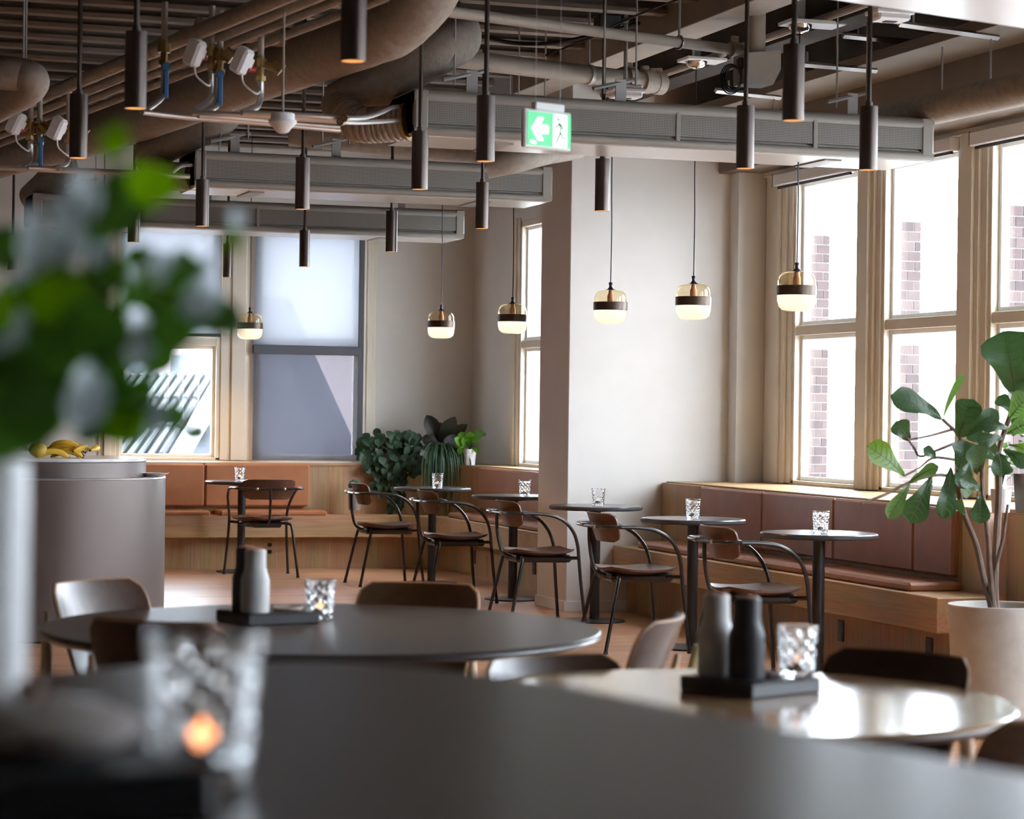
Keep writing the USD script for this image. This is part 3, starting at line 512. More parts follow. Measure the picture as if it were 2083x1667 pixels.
q = a + (b - a) * .63; obj('hanger', MB().cyl(q + [0, 0, .05], (q[0], q[1], 3.8), .007, 6).cyl(q - u * .012, q + u * .012, .058, 18), 'galvanised', g)
for lab, pts, r in [('long sagging black cable bundle under the joists', [(3.892, 12.826, 3.443), (4.010, 12.787, 3.439), (4.155, 12.740, 3.408), (4.338, 12.679, 3.405), (4.482, 12.632, 3.429), (4.639, 12.581, 3.470), (4.906, 12.703, 3.560)], .012), ('thin black cable branching up to the right', [(4.307, 12.584, 3.324), (4.403, 12.448, 3.365), (4.406, 12.025, 3.361), (4.352, 11.622, 3.350), (4.352, 11.201, 3.354), (4.387, 10.768, 3.361)], .006)]: tag(obj('black_cable', MB().tube(spline(pts, 8), r, 8), 'black_cable'), lab, 'cable')
g = thing('cable_coil', 'coil of black cable hanging by the ceiling beam', 'cable'); c = np.array((5.022, 11.612, 3.113))
for i in range(4): obj('loop', MB().tube([c + [(.042 + .006 * i) * math.cos(t), .012 * i, (.048 + .006 * i) * math.sin(t) * 1.2] for t in np.linspace(0, 2 * pi, 24)], .0035, 6), 'black_cable', g)
obj('plug', MB().box(c + [.02, -.02, .05], c + [.07, .02, .11], .01), 'black_plastic', g)
q = np.array((4.386, 11.822, 3.390)); g = thing('junction_box', 'small black junction box on the upper pipe', 'box'); obj('box', MB().box(q - [.06, .05, .045], q + [.06, .05, .045], .006), 'black_plastic', g); obj('gland', MB().cyl(q + [.06, 0, .02], q + [.12, 0, .03], .012, 8), 'black_plastic', g)
for lab, c in [('white ceiling sensor box near the bright corner panel', (5.295, 10.365, 3.272)), ('white ceiling sensor box hanging under the pipe couplings', (4.766, 12.539, 3.135))]:
    c = np.array(c); g = thing('sensor_box', lab, 'sensor', c); obj('housing', MB().box((-.085, -.06, -.03), (.085, .06, .045), .01).box((-.10, -.07, .0), (.10, .07, .02), .004), 'white_plastic', g); obj('sensor_slot', MB().box((-.03, -.02, -.034), (.03, .02, -.028)), 'black_plastic', g)
    obj('mount', MB().cyl((0, 0, .04), (0, 0, 3.8 - c[2]), .012, 8), 'galvanised', g)
g = thing('smoke_detector', 'white smoke detector hanging on a rod under the steel pipes', 'smoke detector', (2.108, 9.412, 2.497))
obj('base', MB().lathe([(0, .028), (.046, .028), (.048, .024), (.048, .0), (0, .0)], n=32), 'white_plastic', g); obj('head', MB().lathe([(0, 0), (.056, 0), (.057, -.008), (.050, -.018), (.036, -.032), (.026, -.046), (.012, -.052), (0, -.053)], n=32), 'white_plastic', g)
obj('rod', MB().cyl((0, 0, .025), (0, 0, 1.303), .005, 8), 'pipe_paint', g)
# unistrut arms that carry the right duct
for lab, a, b, c in [('steel strut arm nearest the bright corner, holding the window duct', *[(5.623, 10.749, 3.300), (6.147, 10.899, 3.300), (5.783, 10.310, 2.958)]), ('steel strut arm in the middle of the soffit strip', *[(5.707, 12.166, 3.300), (6.116, 12.217, 3.300), (5.689, 11.393, 2.967)]), ('steel strut arm farthest along the soffit strip', *[(5.761, 13.394, 3.300), (6.107, 13.487, 3.300), (5.915, 13.108, 3.150)]), ('plain steel strut lying across the dark ceiling strip', *[(5.868, 11.865, 3.420), (6.515, 11.970, 3.420), (6.515, 11.970, 3.420)])]:
    g = thing('strut_arm', lab, 'strut'); a, b, c = map(np.array, (a, b, c)); u = nrm(b - a)
    obj('channel', MB().tube([a - u * .1, b + u * .05], .017, 4), 'galvanised', g)
    if c[2] < a[2] - .05: obj('rod', MB().cyl(b, (b[0], b[1], c[2]), .006, 6), 'galvanised', g); obj('saddle', MB().cyl((b[0] - .05, b[1], c[2] - .005), (b[0] + .05, b[1], c[2] - .005), .012, 8), 'galvanised', g)
    obj('bolt', MB().cyl(a, (a[0], a[1], 3.8 if a[2] > 3.4 else 3.37), .006, 6), 'galvanised', g)
g = thing('air_box', 'beige angled air box beside the dark ceiling beam', 'duct'); c = np.array((5.164, 11.566, 3.178))
P = .55 * np.array([[-.17, 0, -.17], [.12, 0, -.17], [.20, 0, -.02], [.20, 0, .17], [-.17, 0, .12]]); v = np.vstack([c + P, c + P + [.0, .16, 0]])
obj('box', MB().add(v, [[0, i, i + 1] for i in range(1, 4)] + [[5, 6 + i, 5 + i] for i in range(1, 4)] + [t for i in range(5) for t in ([i, 5 + i, (i + 1) % 5], [(i + 1) % 5, 5 + i, 5 + (i + 1) % 5])]), 'pipe_paint', g, smooth=False)
obj('neck', MB().cyl(c + [0, .08, .05], (c[0], c[1] + .08, 3.8), .05, 16), 'pipe_paint', g)
# exit sign
e = np.array((2.790, 8.136, 2.354)); g = thing('exit_sign', 'green and white exit sign with a left arrow and running figure, hung on wires', 'sign', e, math.radians(-18.2 + 40))
W, Hh = .112, .070
obj('case', MB().box((-W, -.012, -Hh), (W, .012, Hh), .005), 'sign_case', g); obj('top_holder', MB().box((-.062, -.015, Hh - .002), (.076, .015, Hh + .027), .003), 'sign_case', g)
obj('green_face', MB().box((-W + .012, -.0145, -Hh + .010), (W - .006, -.011, Hh - .010)), 'sign_green', g)
def flat(pts, y0=-.017, y1=-.0142): m = MB().poly(pts, 0, y1 - y0); m.v = [np.stack([v[:, 0], y1 - v[:, 2], v[:, 1]], 1) for v in m.v]; m.f = [f[:, ::-1] for f in m.f]; return m
ar = np.array([(-.083, 0), (-.052, .042), (-.026, .042), (-.040, .016), (-.006, .016), (-.002, .010), (-.002, -.010), (-.006, -.016), (-.040, -.016), (-.026, -.042), (-.052, -.042)]); obj('arrow', flat(ar), 'sign_white', g)
obj('door_symbol', flat([(.020, -.058), (.086, -.058), (.086, .054), (.082, .058), (.024, .058), (.020, .054)]), 'sign_white', g)
run = MB()
def limb(*p): q = np.array([(x, -.0172, z) for x, z in p]); run.tube(q, .0032, 6)
limb((.046, .030), (.055, .006), (.052, -.006)); limb((.052, -.006), (.044, -.026), (.034, -.044)); limb((.053, -.006), (.064, -.024), (.078, -.026)); limb((.046, .024), (.034, .012), (.026, .012)); limb((.047, .026), (.060, .018), (.064, .006)); run.cyl((.043, -.0142, .040), (.043, -.0178, .040), .0055, 12)
obj('running_figure', run, 'sign_dark', g)
obj('maker_mark', flat([(-.088, -.052), (-.060, -.056), (-.062, -.046), (-.084, -.044)]), 'sign_white', g)
for x in (-.052, .064): obj('wire', MB().cyl((x, 0, Hh + .025), (x, 0, 3.8 - e[2]), .0012, 6), 'galvanised', g)
# ------------------------------------------------------------------ built-in benches
def path_strip(pts, off, z0, z1, th, c=0):      # a wall-like strip following a plan path, 'off' to the room side
    p = np.asarray(pts, float); t = np.gradient(p, axis=0); t = nrm2(t); n = np.stack([t[:, 1], -t[:, 0]], 1)
    a, b = p + n * off, p + n * (off + th); m = MB()
    P = np.stack([np.column_stack([a, np.full(len(p), z0)]), np.column_stack([a, np.full(len(p), z1)]), np.column_stack([b, np.full(len(p), z1)]), np.column_stack([b, np.full(len(p), z0)]), np.column_stack([a, np.full(len(p), z0)])])
    m.grid(P); 
    for i, fl in ((0, 0), (-1, 1)): q = P[:4, i]; m.add(q, [[0, 1, 2], [0, 2, 3]] if fl else [[0, 2, 1], [0, 3, 2]])
    return m
ZS, ZB, ZL = .445, .268, .878       # seat board top and bottom, ledge top
def cushion(lo, hi, c=.014): return MB().box(lo, hi, c)
# right bench along the window wall
g = thing('window_bench', 'long oak bench with brown leather cushions under the right windows', 'bench')
obj('plinth', MB().box((5.80, 10.60, 0), (6.08, 15.09, ZB)), 'oak_upright', g)
obj('seat_board', MB().box((5.69, 10.55, ZB), (6.08, 15.09, ZS), .004), 'oak_along_y', g)
for i in range(3):
    y0, y1 = 10.95 + 1.28 * i, 12.225 + 1.28 * i
    obj('seat_cushion', cushion((5.745, y0, ZS - .004), (6.06, y1, ZS + .045)), 'brown_leather', g)
BACKS = [(11.03, 11.462), (11.466, 12.43), (12.438, 13.428), (13.432, 14.40)]
for y0, y1 in BACKS: obj('back_cushion', cushion((6.035, y0, ZS + .065), (6.10, y1, ZL - .012), .012), 'brown_leather', g)
obj('back_panel', MB().box((6.07, 11.02, ZS), (6.11, 15.095, ZL - .022)), 'oak_upright', g)
obj('end_return', MB().box((6.04, 14.405, ZS), (6.10, 15.095, ZL - .01), .003), 'oak_upright', g)
obj('ledge', MB().box((6.075, 11.0, ZL - .022), (XW - .002, 14.95, ZL), .003).box((6.075, 14.95, ZL - .022), (6.518, 15.095, ZL), .003), 'oak_along_y', g)
g = thing('ledge_cabinet', 'pale oak cabinet end block behind the concrete planter', 'cabinet')
obj('body', MB().box((6.085, 10.76, 0), (XW - .004, 11.02, ZL - .022), .003).box((6.20, 9.0, 0), (XW - .004, 10.78, ZL - .022), .003), 'ash_panel', g)
obj('top', MB().box((6.08, 10.755, ZL - .022), (XW - .004, 11.0, ZL), .003).box((6.19, 8.99, ZL - .022), (XW - .004, 10.76, ZL), .003), 'ash_panel', g)
# far bench: along the far wall, round the corner, along the set-back wall
arc = [(5.10 + .98 * math.sin(t), 18.84 + .98 * math.cos(t)) for t in np.linspace(0, pi / 2, 15)]
back = [(1.2, 19.82), (3.0, 19.82), (4.6, 19.82)] + arc + [(6.08, 17.5), (6.08, 15.71)]
# plan paths run left to right then toward the viewer; the room is on their right-hand side
g = thing('corner_bench', 'oak bench wrapping the far corner with tan and brown leather cushions', 'bench')
obj('plinth', path_strip(back, .25, 0, ZB, .03), 'oak_upright', g); obj('seat_board', path_strip(back, .0, ZB, ZS, .395), 'oak_along_x', g)
obj('back_panel', path_strip(back, -.02, ZS, ZL - .02, .03), 'oak_upright', g)
for x0, x1 in ((1.9, 2.85), (2.855, 3.80), (3.805, 4.70)):
    obj('back_cushion', cushion((x0, 19.745, ZS + .065), (x1, 19.815, ZL - .012)), 'tan_leather', g, 'tan leather back cushion')
    obj('seat_cushion', cushion((x0 + (.08 if x1 > 4 else 0), 19.475, ZS - .004), (x1 + (.09 if x1 > 4 else 0), 19.80, ZS + .042)), 'tan_leather', g, 'tan leather seat pad')
for y0, y1 in ((17.40, 19.16), (15.75, 17.395)):
    obj('back_cushion', cushion((6.005, y0 + (.12 if y1 > 19 else 0), ZS + .065), (6.075, y1, ZL - .012)), 'brown_leather', g, 'brown leather back cushion')
    obj('seat_cushion', cushion((5.745, y0, ZS - .004), (6.06, y1, ZS + .042)), 'brown_leather', g, 'brown leather seat pad')
inner = [(1.2, YF - .004), (5.1, YF - .004)] + [(5.10 + 1.2 * math.sin(t), 18.84 + 1.4 * math.cos(t)) for t in np.linspace(0.05, pi / 2, 14)] + [(XW2 - .004, 17.5), (XW2 - .004, 15.71)]
outer = [(1.2, 19.80), (5.1, 19.80)] + [(5.10 + .96 * math.sin(t), 18.84 + .96 * math.cos(t)) for t in np.linspace(0.05, pi / 2, 14)] + [(6.06, 17.5), (6.06, 15.71)]
P = np.array([[(*p, ZL) for p in outer], [(*p, ZL) for p in (inner[:2] + [(XW2 - .004 if i > 6 else 5.1 + 1.2 * i / 7, YF - .004 if i < 7 else YF - (YF - 18.84) * (i - 6) / 7) for i in range(14)] + inner[-2:])]])
obj('ledge', MB().slab(P, np.array([0, 0, 1.0]), -.022), 'oak_along_x', g, smooth=False)
# sockets on the bench plinths
def socket(label, c, rz):
    s = thing('power_outlet', label, 'socket', c, rz)
    obj('plate', MB().box((-.035, -.008, -.058), (.035, 0, .058), .004), 'black_plastic', s); obj('socket_well', MB().box((-.02, -.010, -.045), (.02, -.0075, -.012), .004), 'black_metal', s); obj('socket_well', MB().box((-.02, -.010, .012), (.02, -.0075, .045), .004), 'black_metal', s)
socket('black wall socket on the far bench plinth behind the salt and pepper mills', (4.315, 19.55, .17), 0)
socket('black socket on the curved bench plinth, left of two', (5.72, 18.30, .17), -pi / 2)
socket('black socket on the bench plinth beside the pillar, right of two', (5.80, 17.05, .17), -pi / 2)
socket('black socket under the right bench beside the nearest cafe table post', (5.80, 11.83, .165), -pi / 2)
socket('black socket under the right bench nearest the planter', (5.80, 10.82, .165), -pi / 2)

# ------------------------------------------------------------------ cafe tables along the benches
def cafe_table(label, x, y):
    t = thing('cafe_table', label, 'table', (x, y, 0), group='small round cafe tables along the benches')
    obj('tabletop', MB().lathe([(0, .742), (.294, .742), (.3, .736), (.3, .722), (.292, .716), (0, .716)], n=72), 'lino_dark', t)
    obj('post', MB().cyl((0, 0, .012), (0, 0, .718), .032, 24), 'black_metal', t)
    obj('top_flange', MB().lathe([(0, .717), (.11, .717), (.11, .709), (.035, .700), (0, .700)], n=32), 'black_metal', t)
    obj('foot_disc', MB().lathe([(0, .016), (.05, .016), (.195, .010), (.20, .006), (.20, 0), (0, 0)], n=48), 'black_metal', t)
    return t
TB = [(4.0, 19.19), (5.199, 17.756), (5.329, 16.145), (5.304, 14.385), (5.252, 12.636), (5.30, 11.082)]
where = ['in front of the tan bench at far left', 'below the hanging plants in the far corner', 'just left of the white pillar', 'in front of the white pillar face', 'at the far end of the right bench', 'nearest the fig planter on the right']
t0 = cafe_table('round dark cafe table ' + where[0], *TB[0])
for (x, y), wv in zip(TB[1:], where[1:]): dup(t0, 'round dark cafe table ' + wv, (x, y, 0))

# ------------------------------------------------------------------ cafe armchairs (front toward +x)
def cafe_chair(label, loc, rz):
    c = thing('cafe_armchair', label, 'chair', loc, rz, group='walnut and black steel cafe armchairs')
    # back shell
    nu, nv = 25, 13; P = np.zeros((nu, nv, 3)); N = np.zeros((nu, nv, 3))
    for i in range(nu):
        for j in range(nv):
            v = j / (nv - 1) * 2 - 1; e = abs(v); k = .55
            w = .228 * (1 - .035 * (1 - v)) - (.045 * (1 - math.sqrt(max(0, 1 - ((e - k) / (1 - k)) ** 2))) if e > k else 0) - (.02 * max(0, -v))
            u = (i / (nu - 1) * 2 - 1) * w; R = .42; a = u / R
            P[i, j] = (-.225 - .030 * v + R * (1 - math.cos(a)), -R * math.sin(a), .695 + .080 * v); N[i, j] = nrm((math.cos(a), math.sin(a), .3))
    obj('backrest', MB().slab(P, N, .011), 'walnut', c, smooth=50)
    # seat shell
    nu, nv = 21, 21; P = np.zeros((nu, nv, 3))
    for i in range(nu):
        for j in range(nv):
            v = j / (nv - 1) * 2 - 1; e = abs(v); w = .225 * (1 - .10 * (v < 0) * v * v) * (1 - max(0, e - .55) ** 2 * 1.9)
            u = i / (nu - 1) * 2 - 1
            x = .015 + .215 * v * (1 - .10 * u * u); P[i, j] = (x, u * w, .452 + .016 * v * v - .020 * (1 - u * u) * (1 - v * v) + .012 * u * u)
    obj('seat', MB().slab(P, np.array([0, 0, 1.0]), -.011), 'walnut', c, smooth=50)
    obj('seat_support', MB().poly([(-.17, -.11), (.14, -.17), (.19, -.14), (.19, .14), (.14, .17), (-.17, .11)], .392, .438, .014), 'black_metal', c)
    r = .0108
    for sgn in (-1, 1):      # one bent tube: front foot, seat side, arm
        pts = [(.245, sgn * .262, .012), (.222, sgn * .245, .22), (.205, sgn * .235, .42), (.195, sgn * .238, .50), (.165, sgn * .252, .58), (.105, sgn * .268, .648), (.02, sgn * .276, .690), (-.08, sgn * .276, .704), (-.18, sgn * .274, .706)]
        obj('arm_leg', MB().tube(spline(pts, 6), r, 10), 'black_metal', c)
    rail = [(-.18, -.274, .706), (-.225, -.262, .706), (-.252, -.225, .705), (-.262, -.12, .703), (-.264, 0, .702), (-.262, .12, .703), (-.252, .225, .705), (-.225, .262, .706), (-.18, .274, .706)]
    obj('back_rail', MB().tube(spline(rail, 6), r, 10), 'black_metal', c)
    obj('spine', MB().tube(spline([(-.264, 0, .702), (-.262, 0, .62), (-.250, 0, .53), (-.225, 0, .455), (-.17, 0, .425), (-.08, 0, .418)], 6), r, 10), 'black_metal', c)
    for sgn in (-1, 1):
        obj('rear_leg', MB().tube(spline([(-.12, sgn * .06, .425), (-.14, sgn * .15, .425), (-.150, sgn * .182, .418), (-.160, sgn * .197, .39), (-.195, sgn * .212, .23), (-.243, sgn * .232, .012)], 6), r, 10), 'black_metal', c)
        obj('foot_cap', MB().cyl((-.2435, sgn * .232, 0), (-.2425, sgn * .232, .016), .0135, 10), 'black_plastic', c); obj('foot_cap', MB().cyl((.246, sgn * .262, 0), (.245, sgn * .262, .016), .0135, 10), 'black_plastic', c)
        obj('side_bar', MB().tube([(.205, sgn * .235, .425), (.12, sgn * .14, .420)], r, 8), 'black_metal', c)
    for y in (-.11, .11): obj('rail_bolt', MB().sphere((-.272, y, .703), .011, 1), 'steel', c)
    return c
CH = [((4.79, 17.66), .0, 'facing the table below the hanging plants'), ((4.87, 16.10), .0, 'at the table just left of the white pillar'), ((4.88, 14.32), .0, 'in front of the pillar corner, third from the right'), ((4.88, 12.62), .0, 'in front of the pillar face, second from the right'), ((4.94, 11.10), .0, 'nearest the viewer, rightmost of the row')]
c0 = cafe_chair('walnut and black steel armchair seen from behind before the tan bench', (4.075, 18.70, 0), pi / 2)
for (x, y), a, wv in CH: dup(c0, 'walnut and black steel armchair ' + wv, (x, y, 0), a + .001)

# ------------------------------------------------------------------ big tables
def round_table(name, label, x, y, R, mtop, medge, mleg):
    t = thing(name, label, 'table', (x, y, 0))
    obj('tabletop', MB().lathe([(0, .742), (R - .004, .742), (R, .738), (R - .004, .732), (0, .732)], n=120), mtop, t)
    obj('edge', MB().lathe([(R - .03, .733), (R - .001, .7325), (R + .0005, .728), (R - .014, .716), (R - .03, .716)], n=120, close=True), medge, t)
    obj('pedestal', MB().lathe([(.05, .718), (.05, .05), (.06, .03)], n=32), mleg, t); obj('foot_disc', MB().lathe([(0, .03), (.33, .014), (.34, .008), (.34, 0), (0, 0)], n=48), mleg, t)
    for a in range(4): obj('top_arm', MB().tube([(0, 0, .70), (R * .6 * math.cos(a * pi / 2 + .5), R * .6 * math.sin(a * pi / 2 + .5), .712)], .018, 8), mleg, t)
    return t
round_table('dining_table', 'large round dark topped table left of centre', 1.561, 6.39, .765, 'laminate_dark', 'laminate_edge', 'black_metal')
round_table('dining_table', 'round oak topped table shining with window light at lower right', 2.02, 4.62, .585, 'oak_top', 'walnut', 'black_metal')
bar = spline([(.03, 1.9, 0), (.06, 2.18, 0), (.16, 2.38, 0), (.292, 2.50, 0), (.404, 2.565, 0), (.53, 2.597, 0), (.642, 2.578, 0), (.715, 2.51, 0), (.765, 2.43, 0), (.815, 2.33, 0), (.866, 2.113, 0), (.912, 1.905, 0), (.959, 1.738, 0), (1.0, 1.5, 0), (1.0, 1.2, 0)], 5)[:, :2]
bar = np.vstack([bar, [(.98, .85), (.02, .85), (.0, 1.4)]])[::-1]
t = thing('bar_table', 'high dark bar table filling the foreground', 'table', (0, 0, 0))
obj('tabletop', MB().poly(bar, 1.032, 1.06, .005), 'laminate_dark', t)
for x, y in ((.3, 1.2), (.62, 2.1)): obj('post', MB().cyl((x, y, .01), (x, y, 1.033), .04, 24), 'black_metal', t); obj('foot_disc', MB().lathe([(0, .02), (.27, .012), (.28, 0), (0, 0)], (x, y, 0), n=40), 'black_metal', t)

# ------------------------------------------------------------------ shell dining chairs (front toward +x)
def shell_chair(label, loc, rz):
    c = thing('shell_chair', label, 'chair', loc, rz, group='dark shell chairs with pale oak legs around the big tables')
    nu, nv = 29, 15; P = np.zeros((nu, nv, 3)); N = np.zeros_like(P); rim = []
    def sp(un, v, off=0.0):
        e = max(0, v - .35) / .65; w = .222 - (.055 * (1 - math.sqrt(max(0, 1 - e * e)))) - .045 * (1 - v) * .5
        u = un * w; R = .36; a = u / R; 
        return np.array((-.215 - .055 * v + R * (1 - math.cos(a)), -R * math.sin(a), .672 + .148 * v)), nrm((math.cos(a), math.sin(a), .38))
    for i in range(nu):
        for j in range(nv): P[i, j], N[i, j] = sp(i / (nu - 1) * 2 - 1, j / (nv - 1) * 2 - 1)
    obj('backrest', MB().slab(P, N, .012), 'dark_ply', c, smooth=50)
    edge = [P[0, j] + N[0, j] * .006 for j in range(0, nv)] + [P[i, -1] + N[i, -1] * .006 for i in range(1, nu - 1)] + [P[-1, j] + N[-1, j] * .006 for j in range(nv - 1, -1, -1)]
    obj('edge_band', MB().tube(edge, .0058, 6), 'edge_oak', c, 'light oak edge of the back shell')
    nu, nv = 17, 17; P = np.zeros((nu, nv, 3))
    for i in range(nu):
        for j in range(nv):
            v = j / (nv - 1) * 2 - 1; u = i / (nu - 1) * 2 - 1; w = .225 * (1 - max(0, abs(v) - .55) ** 2 * 1.7)
            P[i, j] = (.01 + .215 * v, u * w, .455 - .02 * (1 - u * u) + .012 * v * v)
    obj('seat', MB().slab(P, np.array([0, 0, 1.0]), -.013), 'dark_ply', c, smooth=50)
    for s in (-1, 1):
        obj('rear_leg', MB().tube([(-.295, s * .20, 0), (-.245, s * .175, .40), (-.262, s * .150, .62), (-.284, s * .135, .74)], [.012, .019, .017, .007], 10), 'pale_oak', c, smooth=60)
        obj('front_leg', MB().tube([(.215, s * .21, 0), (.175, s * .175, .44)], [.012, .020], 10), 'pale_oak', c)
        obj('seat_rail', MB().tube([(-.245, s * .172, .425), (.175, s * .172, .425)], .013, 8), 'pale_oak', c)
    return c
SC = [((1.03, 7.03), (1.56, 6.39), 'at the left end of the dark round table'), ((.985, 5.73), (1.56, 6.39), 'at the near left of the dark round table'), ((2.05, 7.116), (1.56, 6.35), 'with a dark wide back beyond the dark round table'), ((1.83, 5.26), (2.02, 4.62), 'between the dark round table and the oak table'), ((2.36, 5.87), (1.56, 6.39), 'right of the dark round table with pale lit rear'), ((2.58, 4.95), (2.02, 4.62), 'beyond the oak table on the right, dark in front of the planter'), ((2.345, 3.87), (2.02, 4.62), 'cut by the right edge at the near side of the oak table')]
first = None
for (x, y), (tx, ty), wv in SC:
    a = math.atan2(ty - y, tx - x); x, y = x + .22 * math.cos(a), y + .22 * math.sin(a); lab = 'dark shell chair ' + wv
    if first is None: first = shell_chair(lab, (x, y, 0), a)
    else: dup(first, lab, (x, y, 0), a, None if ty > 5 and x < 1.3 and y < 6.5 else (1, 1, .972) if ty > 5 else (1, 1, .93 if x < 1.95 else .962))
# ------------------------------------------------------------------ pendant lamps
def lamp_light(x, y, z):         # the downlight in a tube
    sp = UsdLux.SphereLight.Define(stage, path_for(None, 'tube_downlight'))
    sp.AddTranslateOp().Set(Gf.Vec3d(x, y, z - .02)); sp.CreateRadiusAttr(.012); sp.CreateIntensityAttr(3300.0); sp.CreateColorAttr(Gf.Vec3f(1.0, .58, .28))
    sh = UsdLux.ShapingAPI.Apply(sp.GetPrim()); sh.CreateShapingConeAngleAttr(42.0); sh.CreateShapingConeSoftnessAttr(.6)
def tube_pendant(label, x, y, z, L=.28):
    t = thing('tube_pendant', label, 'pendant lamp', (x, y, z), group='slim dark tube pendant lamps')
    R = L * .143
    obj('tube', MB().lathe([(R - .003, .012), (R - .003, 0), (R, 0), (R, L), (0, L), (0, L - .01), (R - .004, L - .01), (R - .003, .012)], n=36), 'bronze_tube', t)
    obj('light_disc', MB().lathe([(0, .0012), (R - .0035, .0012), (R - .0035, .012), (0, .012)], n=32), 'lamp_glow', t)
    obj('rod', MB().cyl((0, 0, L), (0, 0, 3.80 - z), .0105, 10), 'bronze_tube', t); obj('rod_collar', MB().cyl((0, 0, L), (0, 0, L + .02), .016, 12), 'bronze_tube', t)
    return t
TP = [('blurred, cut by the top edge, brightest glowing', 1.841, 7.232, 2.424), ('second from the left at the top, before the brown pipes', 1.40, 8.697, 2.424), ('left of the others, above the foreground leaves', 1.45, 10.545, 2.424), ('in front of the nearest grey beam, left of the exit sign', 3.06, 9.72, 2.404), ('at the left end of the nearest grey beam', 3.15, 11.05, 2.40), ('before the left part of the middle grey beam', 2.963, 12.712, 2.424), ('close to the left end of the middle grey beam', 2.694, 14.19, 2.424), ('half hidden by the leaves against the far left window', 2.543, 15.789, 2.424), ('before the right part of the middle grey beam', 4.33, 13.80, 2.443), ('hanging right of centre before the farthest beam', 4.325, 15.857, 2.424), ('lowest, in front of the far right window', 4.185, 17.86, 2.424), ('between the two far windows', 3.94, 19.60, 2.42), ('in front of the white pillar, left of the band lamps', 4.46, 12.06, 2.424), ('in front of the nearest beam, right of the pillar', 4.30, 9.80, 2.436), ('largest on the right, before the seamed beam', 3.718, 8.041, 2.424), ('rightmost, before the end of the nearest beam', 4.764, 9.513, 2.424), ('at the far left edge of the picture', 2.114, 19.0, 2.395)]
p0 = None
for lab, x, y, z in TP:
    lab = 'dark bronze tube pendant ' + lab; lamp_light(x, y, z)
    if p0 is None: p0 = tube_pendant(lab, x, y, z)
    else: dup(p0, lab, (x, y, z))
def band_lamp(label, x, y, zc):
    t = thing('glass_pendant', label, 'pendant lamp', (x, y, 1.895), group='amber and opal glass pendants with a dark band')
    R = .104
    obj('opal_shade', MB().lathe([(0, 0), (.05, .001), (.078, .008), (.096, .026), (R, .055), (R + .001, .085), (R, .092), (.0, .092)], n=48), 'opal_glow', t)
    obj('band', MB().lathe([(R + .001, .086), (R + .003, .088), (R + .003, .136), (R + .001, .138), (R - .004, .138), (R - .004, .086)], n=48, close=True), 'band_metal', t)
    obj('amber_top', MB().lathe([(R - .001, .137), (R - .002, .165), (.094, .190), (.078, .206), (.05, .213), (.016, .214)], n=48), 'amber_glass', t)
    obj('bulb_holder', MB().lathe([(0, .214), (.012, .214), (.014, .190), (.020, .180), (.021, .150), (.018, .140), (0, .140)], n=20), 'copper_wood', t)
    obj('cap', MB().lathe([(0, .262), (.010, .262), (.013, .256), (.009, .244), (.010, .232), (.020, .220), (.034, .215), (0, .212)], n=24), 'lamp_cap', t)
    obj('cord', MB().tube(spline([(0, 0, .258), (.003, .002, .6), (-.003, -.001, 1.0), (0, 0, zc - 1.895)], 5), .0036, 6), 'black_cable', t)
    obj('ceiling_cup', MB().lathe([(0, 1.905), (.03, 1.905), (.03, 1.885), (.008, 1.875), (0, 1.875)], n=20), 'black_plastic', t)
    return t
BL = [('hanging before the far corner window slice', 5.341, 16.263), ('hanging over the table below the plants', 5.251, 17.758), ('hanging before the far windows, lit warm', 4.043, 19.166), ('leftmost, dim behind the foreground leaves', 2.87, 19.3), ('left one before the white pillar face', 5.26, 14.05), ('right one before the white pillar face', 5.44, 13.13), ('rightmost, against the bright right window', 5.434, 11.677)]
l0 = None
for lab, x, y in BL:
    lab = 'amber and opal glass pendant ' + lab
    if l0 is None: l0 = band_lamp(lab, x, y, 3.795)
    else: dup(l0, lab, (x, y, 1.895))
for lab, x, y, plate in [('square ceiling plate with silver dome over the rightmost glass pendant', 5.434, 11.677, 1), ('square ceiling plate with silver dome over the right pillar pendant', 5.44, 13.13, .5)]:
    c = thing('ceiling_rose', lab, 'lamp fitting', (x, y, 3.43))
    obj('plate', MB().box((-.09, -.09, .0), (.09 + .14 * plate, .09, .02), .003), 'white_plastic', c); obj('dome', MB().lathe([(.065, 0), (.06, -.018), (.042, -.036), (.012, -.046), (0, -.046)], n=32), 'silver', c); obj('mount', MB().box((-.02, -.02, .02), (.02, .02, .37)), 'galvanised', c)
